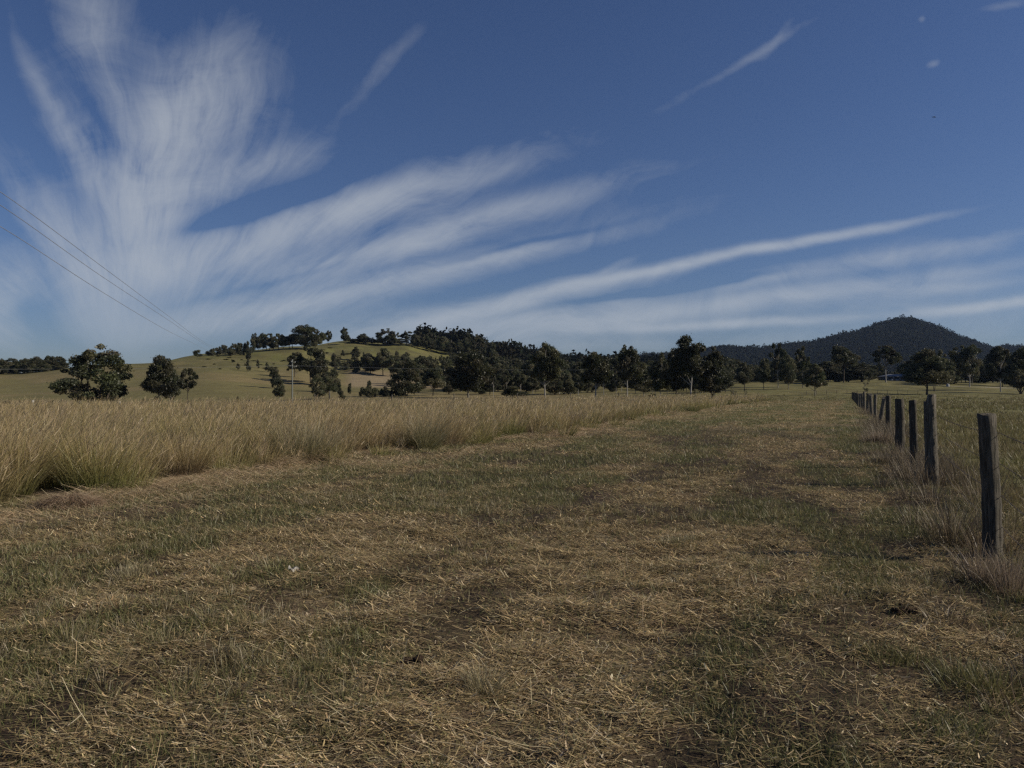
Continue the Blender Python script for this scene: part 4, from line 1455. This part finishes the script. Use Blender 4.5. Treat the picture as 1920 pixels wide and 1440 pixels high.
def weeds():
    rs = RS(76)
    parts = []
    X, Y = scatter(None, 18, 3, 75, rs, wmin=-.75, wmax=.75, pad=2.5)
    w, l = wl(X, Y)
    k_ = rs.uniform(0, 1, len(X)) < sstep(fbm(l / 1.3, w, 131, 3), .40, .62) * np.exp(-(w / .5) ** 2) * np.clip(14 / np.hypot(X, Y), .12, 1)
    X, Y, = X[k_], Y[k_]
    n = len(X)
    far = np.clip(np.hypot(X, Y) / 11, 1, 5)
    H = rs.uniform(.18, .60, n) * np.where(np.hypot(X, Y) < 7.0, .35, 1)
    v, f, c = tussocks(X, Y, rs, 60, H, rs.uniform(.10, .28, n) * np.clip(far, 1, 2), 1.0, 3, rs.uniform(0, .3, n),
                       [(.22, .17, .115), (.17, .13, .09), (.27, .22, .145)], .3, spread=1.2)
    parts.append((v, f, c))
    V, Fc, C = join(parts)
    o = link('fence_weeds', mesh_np('fence_weeds', V, Fc, M_STRAW, C))
    tag(o, 'dead purplish weeds and rank grass along the foot of the timber fence', 'weeds', kind='stuff')


def tufts():
    """dry stubble tufts standing on the strip, too many to count"""
    rs = RS(78)
    parts = []
    for (D0, D1, dn, nb, ws, k) in ((2.3, 6, 34, 34, .7, 3), (6, 12, 20, 26, .9, 2), (12, 26, 8, 18, 1.5, 2), (26, 60, 2.0, 14, 3, 1), (60, 130, .8, 12, 6, 1)):
        def fn(X, Y):
            w, l = wl(X, Y)
            return in_strip(X, Y) * sstep(fbm(X / 1.6, Y / 1.6, 141, 3), .44, .66)
        X, Y = scatter(fn, dn, D0, D1, rs)
        n = len(X)
        if n:
            parts.append(tussocks(X, Y, rs, nb, rs.uniform(.05, .15, n), rs.uniform(.03, .09, n), ws, k, rs.uniform(0, 1, n) ** 1.5,
                                  [(.27, .225, .12), (.32, .26, .15), (.22, .19, .09), (.36, .30, .20)], .3, spread=1.2))
    V, Fc, C = join(parts)
    o = link('stubble_tufts', mesh_np('stubble_tufts', V, Fc, M_BLADE, C))
    tag(o, 'small dry stubble tufts left standing on the mown lane', 'grass', kind='stuff')


litter()
short_grass()
tall_grass()
hay()
paddock()
weeds()
tufts()


# single things lying on or growing from the strip
def one_tussock(px_, y_, hgt, rad, nb, green, label, pal=TAWNY, ws=.8, seed=1, wind=.4, name='grass_tussock'):
    D_ = EYE * F / (y_ - 735)
    b = at(px_, D_)
    rs = RS(seed + 900)
    n_sub = 6
    X = b.x + rs.normal(0, rad * .45, n_sub)
    Y = b.y + rs.normal(0, rad * .45, n_sub)
    v, f, c = tussocks(X, Y, rs, nb, rs.uniform(.7, 1.1, n_sub) * hgt, np.full(n_sub, rad * .5), ws, 3, np.full(n_sub, green), pal, wind, spread=1.3)
    v = v - np.array(b[:])
    o = link(name, mesh_np(name, v, f, M_BLADE, c), None, b)
    tag(o, label, 'grass tussock')


PALE = [(.36, .30, .19), (.40, .34, .23), (.30, .25, .15)]
PURP = [(.33, .26, .185), (.38, .31, .22), (.27, .21, .15)]
GRN = [(.17, .155, .065), (.21, .18, .085), (.13, .125, .05)]
one_tussock(247, 1076, .12, .17, 90, .5, 'small dry tuft with a dark shaded foot, left of the white scrap', PALE, .8, 1)
one_tussock(1072, 800, .85, .45, 120, .0, 'pinkish pale tussock bulging out of the tall grass edge', PURP, 1.6, 2)
one_tussock(790, 842, 1.25, .45, 160, .6, 'tall arching tussock at the tall grass edge, whitish bent stems', PALE, 1.2, 3, 1.0)
one_tussock(570, 868, 1.3, .5, 170, .6, 'tall tussock fanning over the lane edge left of the arching one', PALE, 1.1, 4, 1.0)
one_tussock(905, 1290, .17, .12, 60, .4, 'wispy pale upright tuft right of the dark clod of earth', PALE, .6, 5)
one_tussock(1800, 1290, .17, .28, 80, .55, 'rank green tussock in the near right corner below the nearest post', GRN, .8, 6)
one_tussock(1650, 1225, .11, .22, 70, .6, 'low green tussock in the shade left of the rank corner tussock', GRN, .8, 7)
one_tussock(1640, 830, .45, .38, 120, .0, 'reddish dead tussock on the lane side of the far fence posts', PURP, 1.4, 8)
one_tussock(1658, 868, .28, .22, 80, .1, 'small straw tussock leaning by the stout grey post', PALE, 1.1, 9)
one_tussock(1290, 772, .50, .8, 120, .8, 'dark green low tussock at the far end of the tall grass edge', GRN, 3.0, 10)
one_tussock(1868, 1105, .34, .22, 110, .0, 'purplish dead weed clump in front of the nearest post', PURP, .7, 11)
one_tussock(1272, 1020, .12, .2, 90, .7, 'squat brownish tuft in the middle of the mown lane', PALE, .8, 12)

# mound of cut grass by the left edge
D_ = EYE * F / (948 - 735)
b = at(132, D_)
rs = RS(801)
n = 2600
a = rs.uniform(0, 6.28, n)
r = .34 * np.sqrt(rs.uniform(0, 1, n))
P = np.stack([np.cos(a) * r * 1.1, np.sin(a) * r * .8, .19 * (1 - (r / .36) ** 2) * rs.uniform(.5, 1, n)], 1)
c = pick([(.36, .26, .17), (.28, .195, .13), (.42, .33, .22)], n, rs, .2)
v, f, c = blades(P, rs.uniform(.1, .3, n), rs.uniform(.004, .008, n), a + rs.normal(0, .9, n), np.radians(rs.uniform(60, 95, n)), np.radians(rs.uniform(10, 50, n)), c * .9, c, 3, .4, rs=rs)
o = link('hay_mound', mesh_np('hay_mound', v, f, M_STRAW, c), None, b)
tag(o, 'rounded mound of cut pinkish hay at the foot of the tall grass', 'hay mound')


def lump(name, px_, y_, size, mat, label, cat, seed, flat=.5):
    D_ = EYE * F / (y_ - 735)
    b = at(px_, D_)
    rs = RS(seed)
    parts = []
    for k in range(34):
        c = np.array([rs.normal(0, size * .38), rs.normal(0, size * .3), abs(rs.normal(0, size * .16))])
        s = size * rs.uniform(.10, .26)
        th_ = np.linspace(0, math.pi, 6)
        ph2 = np.linspace(0, 2 * math.pi, 9)[:-1]
        V = []
        for t in th_:
            for q in ph2:
                rr_ = s * rs.uniform(.7, 1.2)
                V.append((c[0] + math.sin(t) * math.cos(q) * rr_, c[1] + math.sin(t) * math.sin(q) * rr_, c[2] + math.cos(t) * rr_ * flat))
        Fc = [(i * 8 + j, i * 8 + (j + 1) % 8, (i + 1) * 8 + (j + 1) % 8, (i + 1) * 8 + j) for i in range(5) for j in range(8)]
        parts.append((np.array(V), np.array(Fc), np.ones((48, 3))))
    V, Fc, C = join(parts)
    o = link(name, mesh_np(name, V, Fc, mat), None, b)
    tag(o, label, cat)


lump('earth_clod', 778, 1238, .13, M_EARTH, 'dark crumbly clod of dug earth in the foreground, left of the pale tuft', 'earth clod', 5)
lump('earth_clod', 1690, 1150, .10, M_EARTH, 'dark broken earth near the fence, left of the dead weed clump', 'earth clod', 6)

D_ = EYE * F / (1072 - 735)
b = at(551, D_)
rs = RS(9)
g_ = 7
V = []
for i in range(g_):
    for j in range(g_):
        u_, v_ = i / (g_ - 1) - .5, j / (g_ - 1) - .5
        V.append((u_ * .09 + rs.uniform(-.004, .004), v_ * .05 + .02 * math.sin(u_ * 7), .016 + .018 * math.cos(v_ * 6) * math.cos(u_ * 5) + rs.uniform(-.004, .004)))
Vt = np.array(V)
V2 = np.concatenate([Vt, Vt - [0, 0, .003]])
Fc = [(i * g_ + j, (i + 1) * g_ + j, (i + 1) * g_ + j + 1, i * g_ + j + 1) for i in range(g_ - 1) for j in range(g_ - 1)]
Fc += [tuple(x + g_ * g_ for x in f[::-1]) for f in Fc]
o = link('white_scrap', mesh_np('white_scrap', V2, np.array(Fc), M_SCRAP), None, b + Vector((0, 0, .01)))
o.rotation_euler = (0.5, .3, .7)
tag(o, 'small crumpled white scrap lying on the cut grass', 'scrap')

# ------------------------------------------------------------------ air
hx0, hx1, hy0, hy1 = -3600, 4600, -500, 4200
parts = []
zb, zt = -6.0, 330.0
gm = bpy.data.materials.new('air')
gm.use_nodes = True
gt = gm.node_tree
gt.nodes.clear()
pv = gt.nodes.new('ShaderNodeVolumePrincipled')
pv.inputs['Color'].default_value = (.48, .66, 1.0, 1)
pv.inputs['Density'].default_value = 0.000032
pv.inputs['Anisotropy'].default_value = 0.2
go = gt.nodes.new('ShaderNodeOutputMaterial')
gt.links.new(pv.outputs[0], go.inputs['Volume'])
USE_HAZE = True
if USE_HAZE:
    box(parts, ((hx0 + hx1) / 2, (hy0 + hy1) / 2, (zb + zt) / 2), (hx1 - hx0, hy1 - hy0, zt - zb))
    V, Fc, Cc = join(parts)
    hz = link('haze', mesh_np('haze', V, Fc, gm))
    tag(hz, 'thin blue haze in the far air', 'haze', kind='stuff')
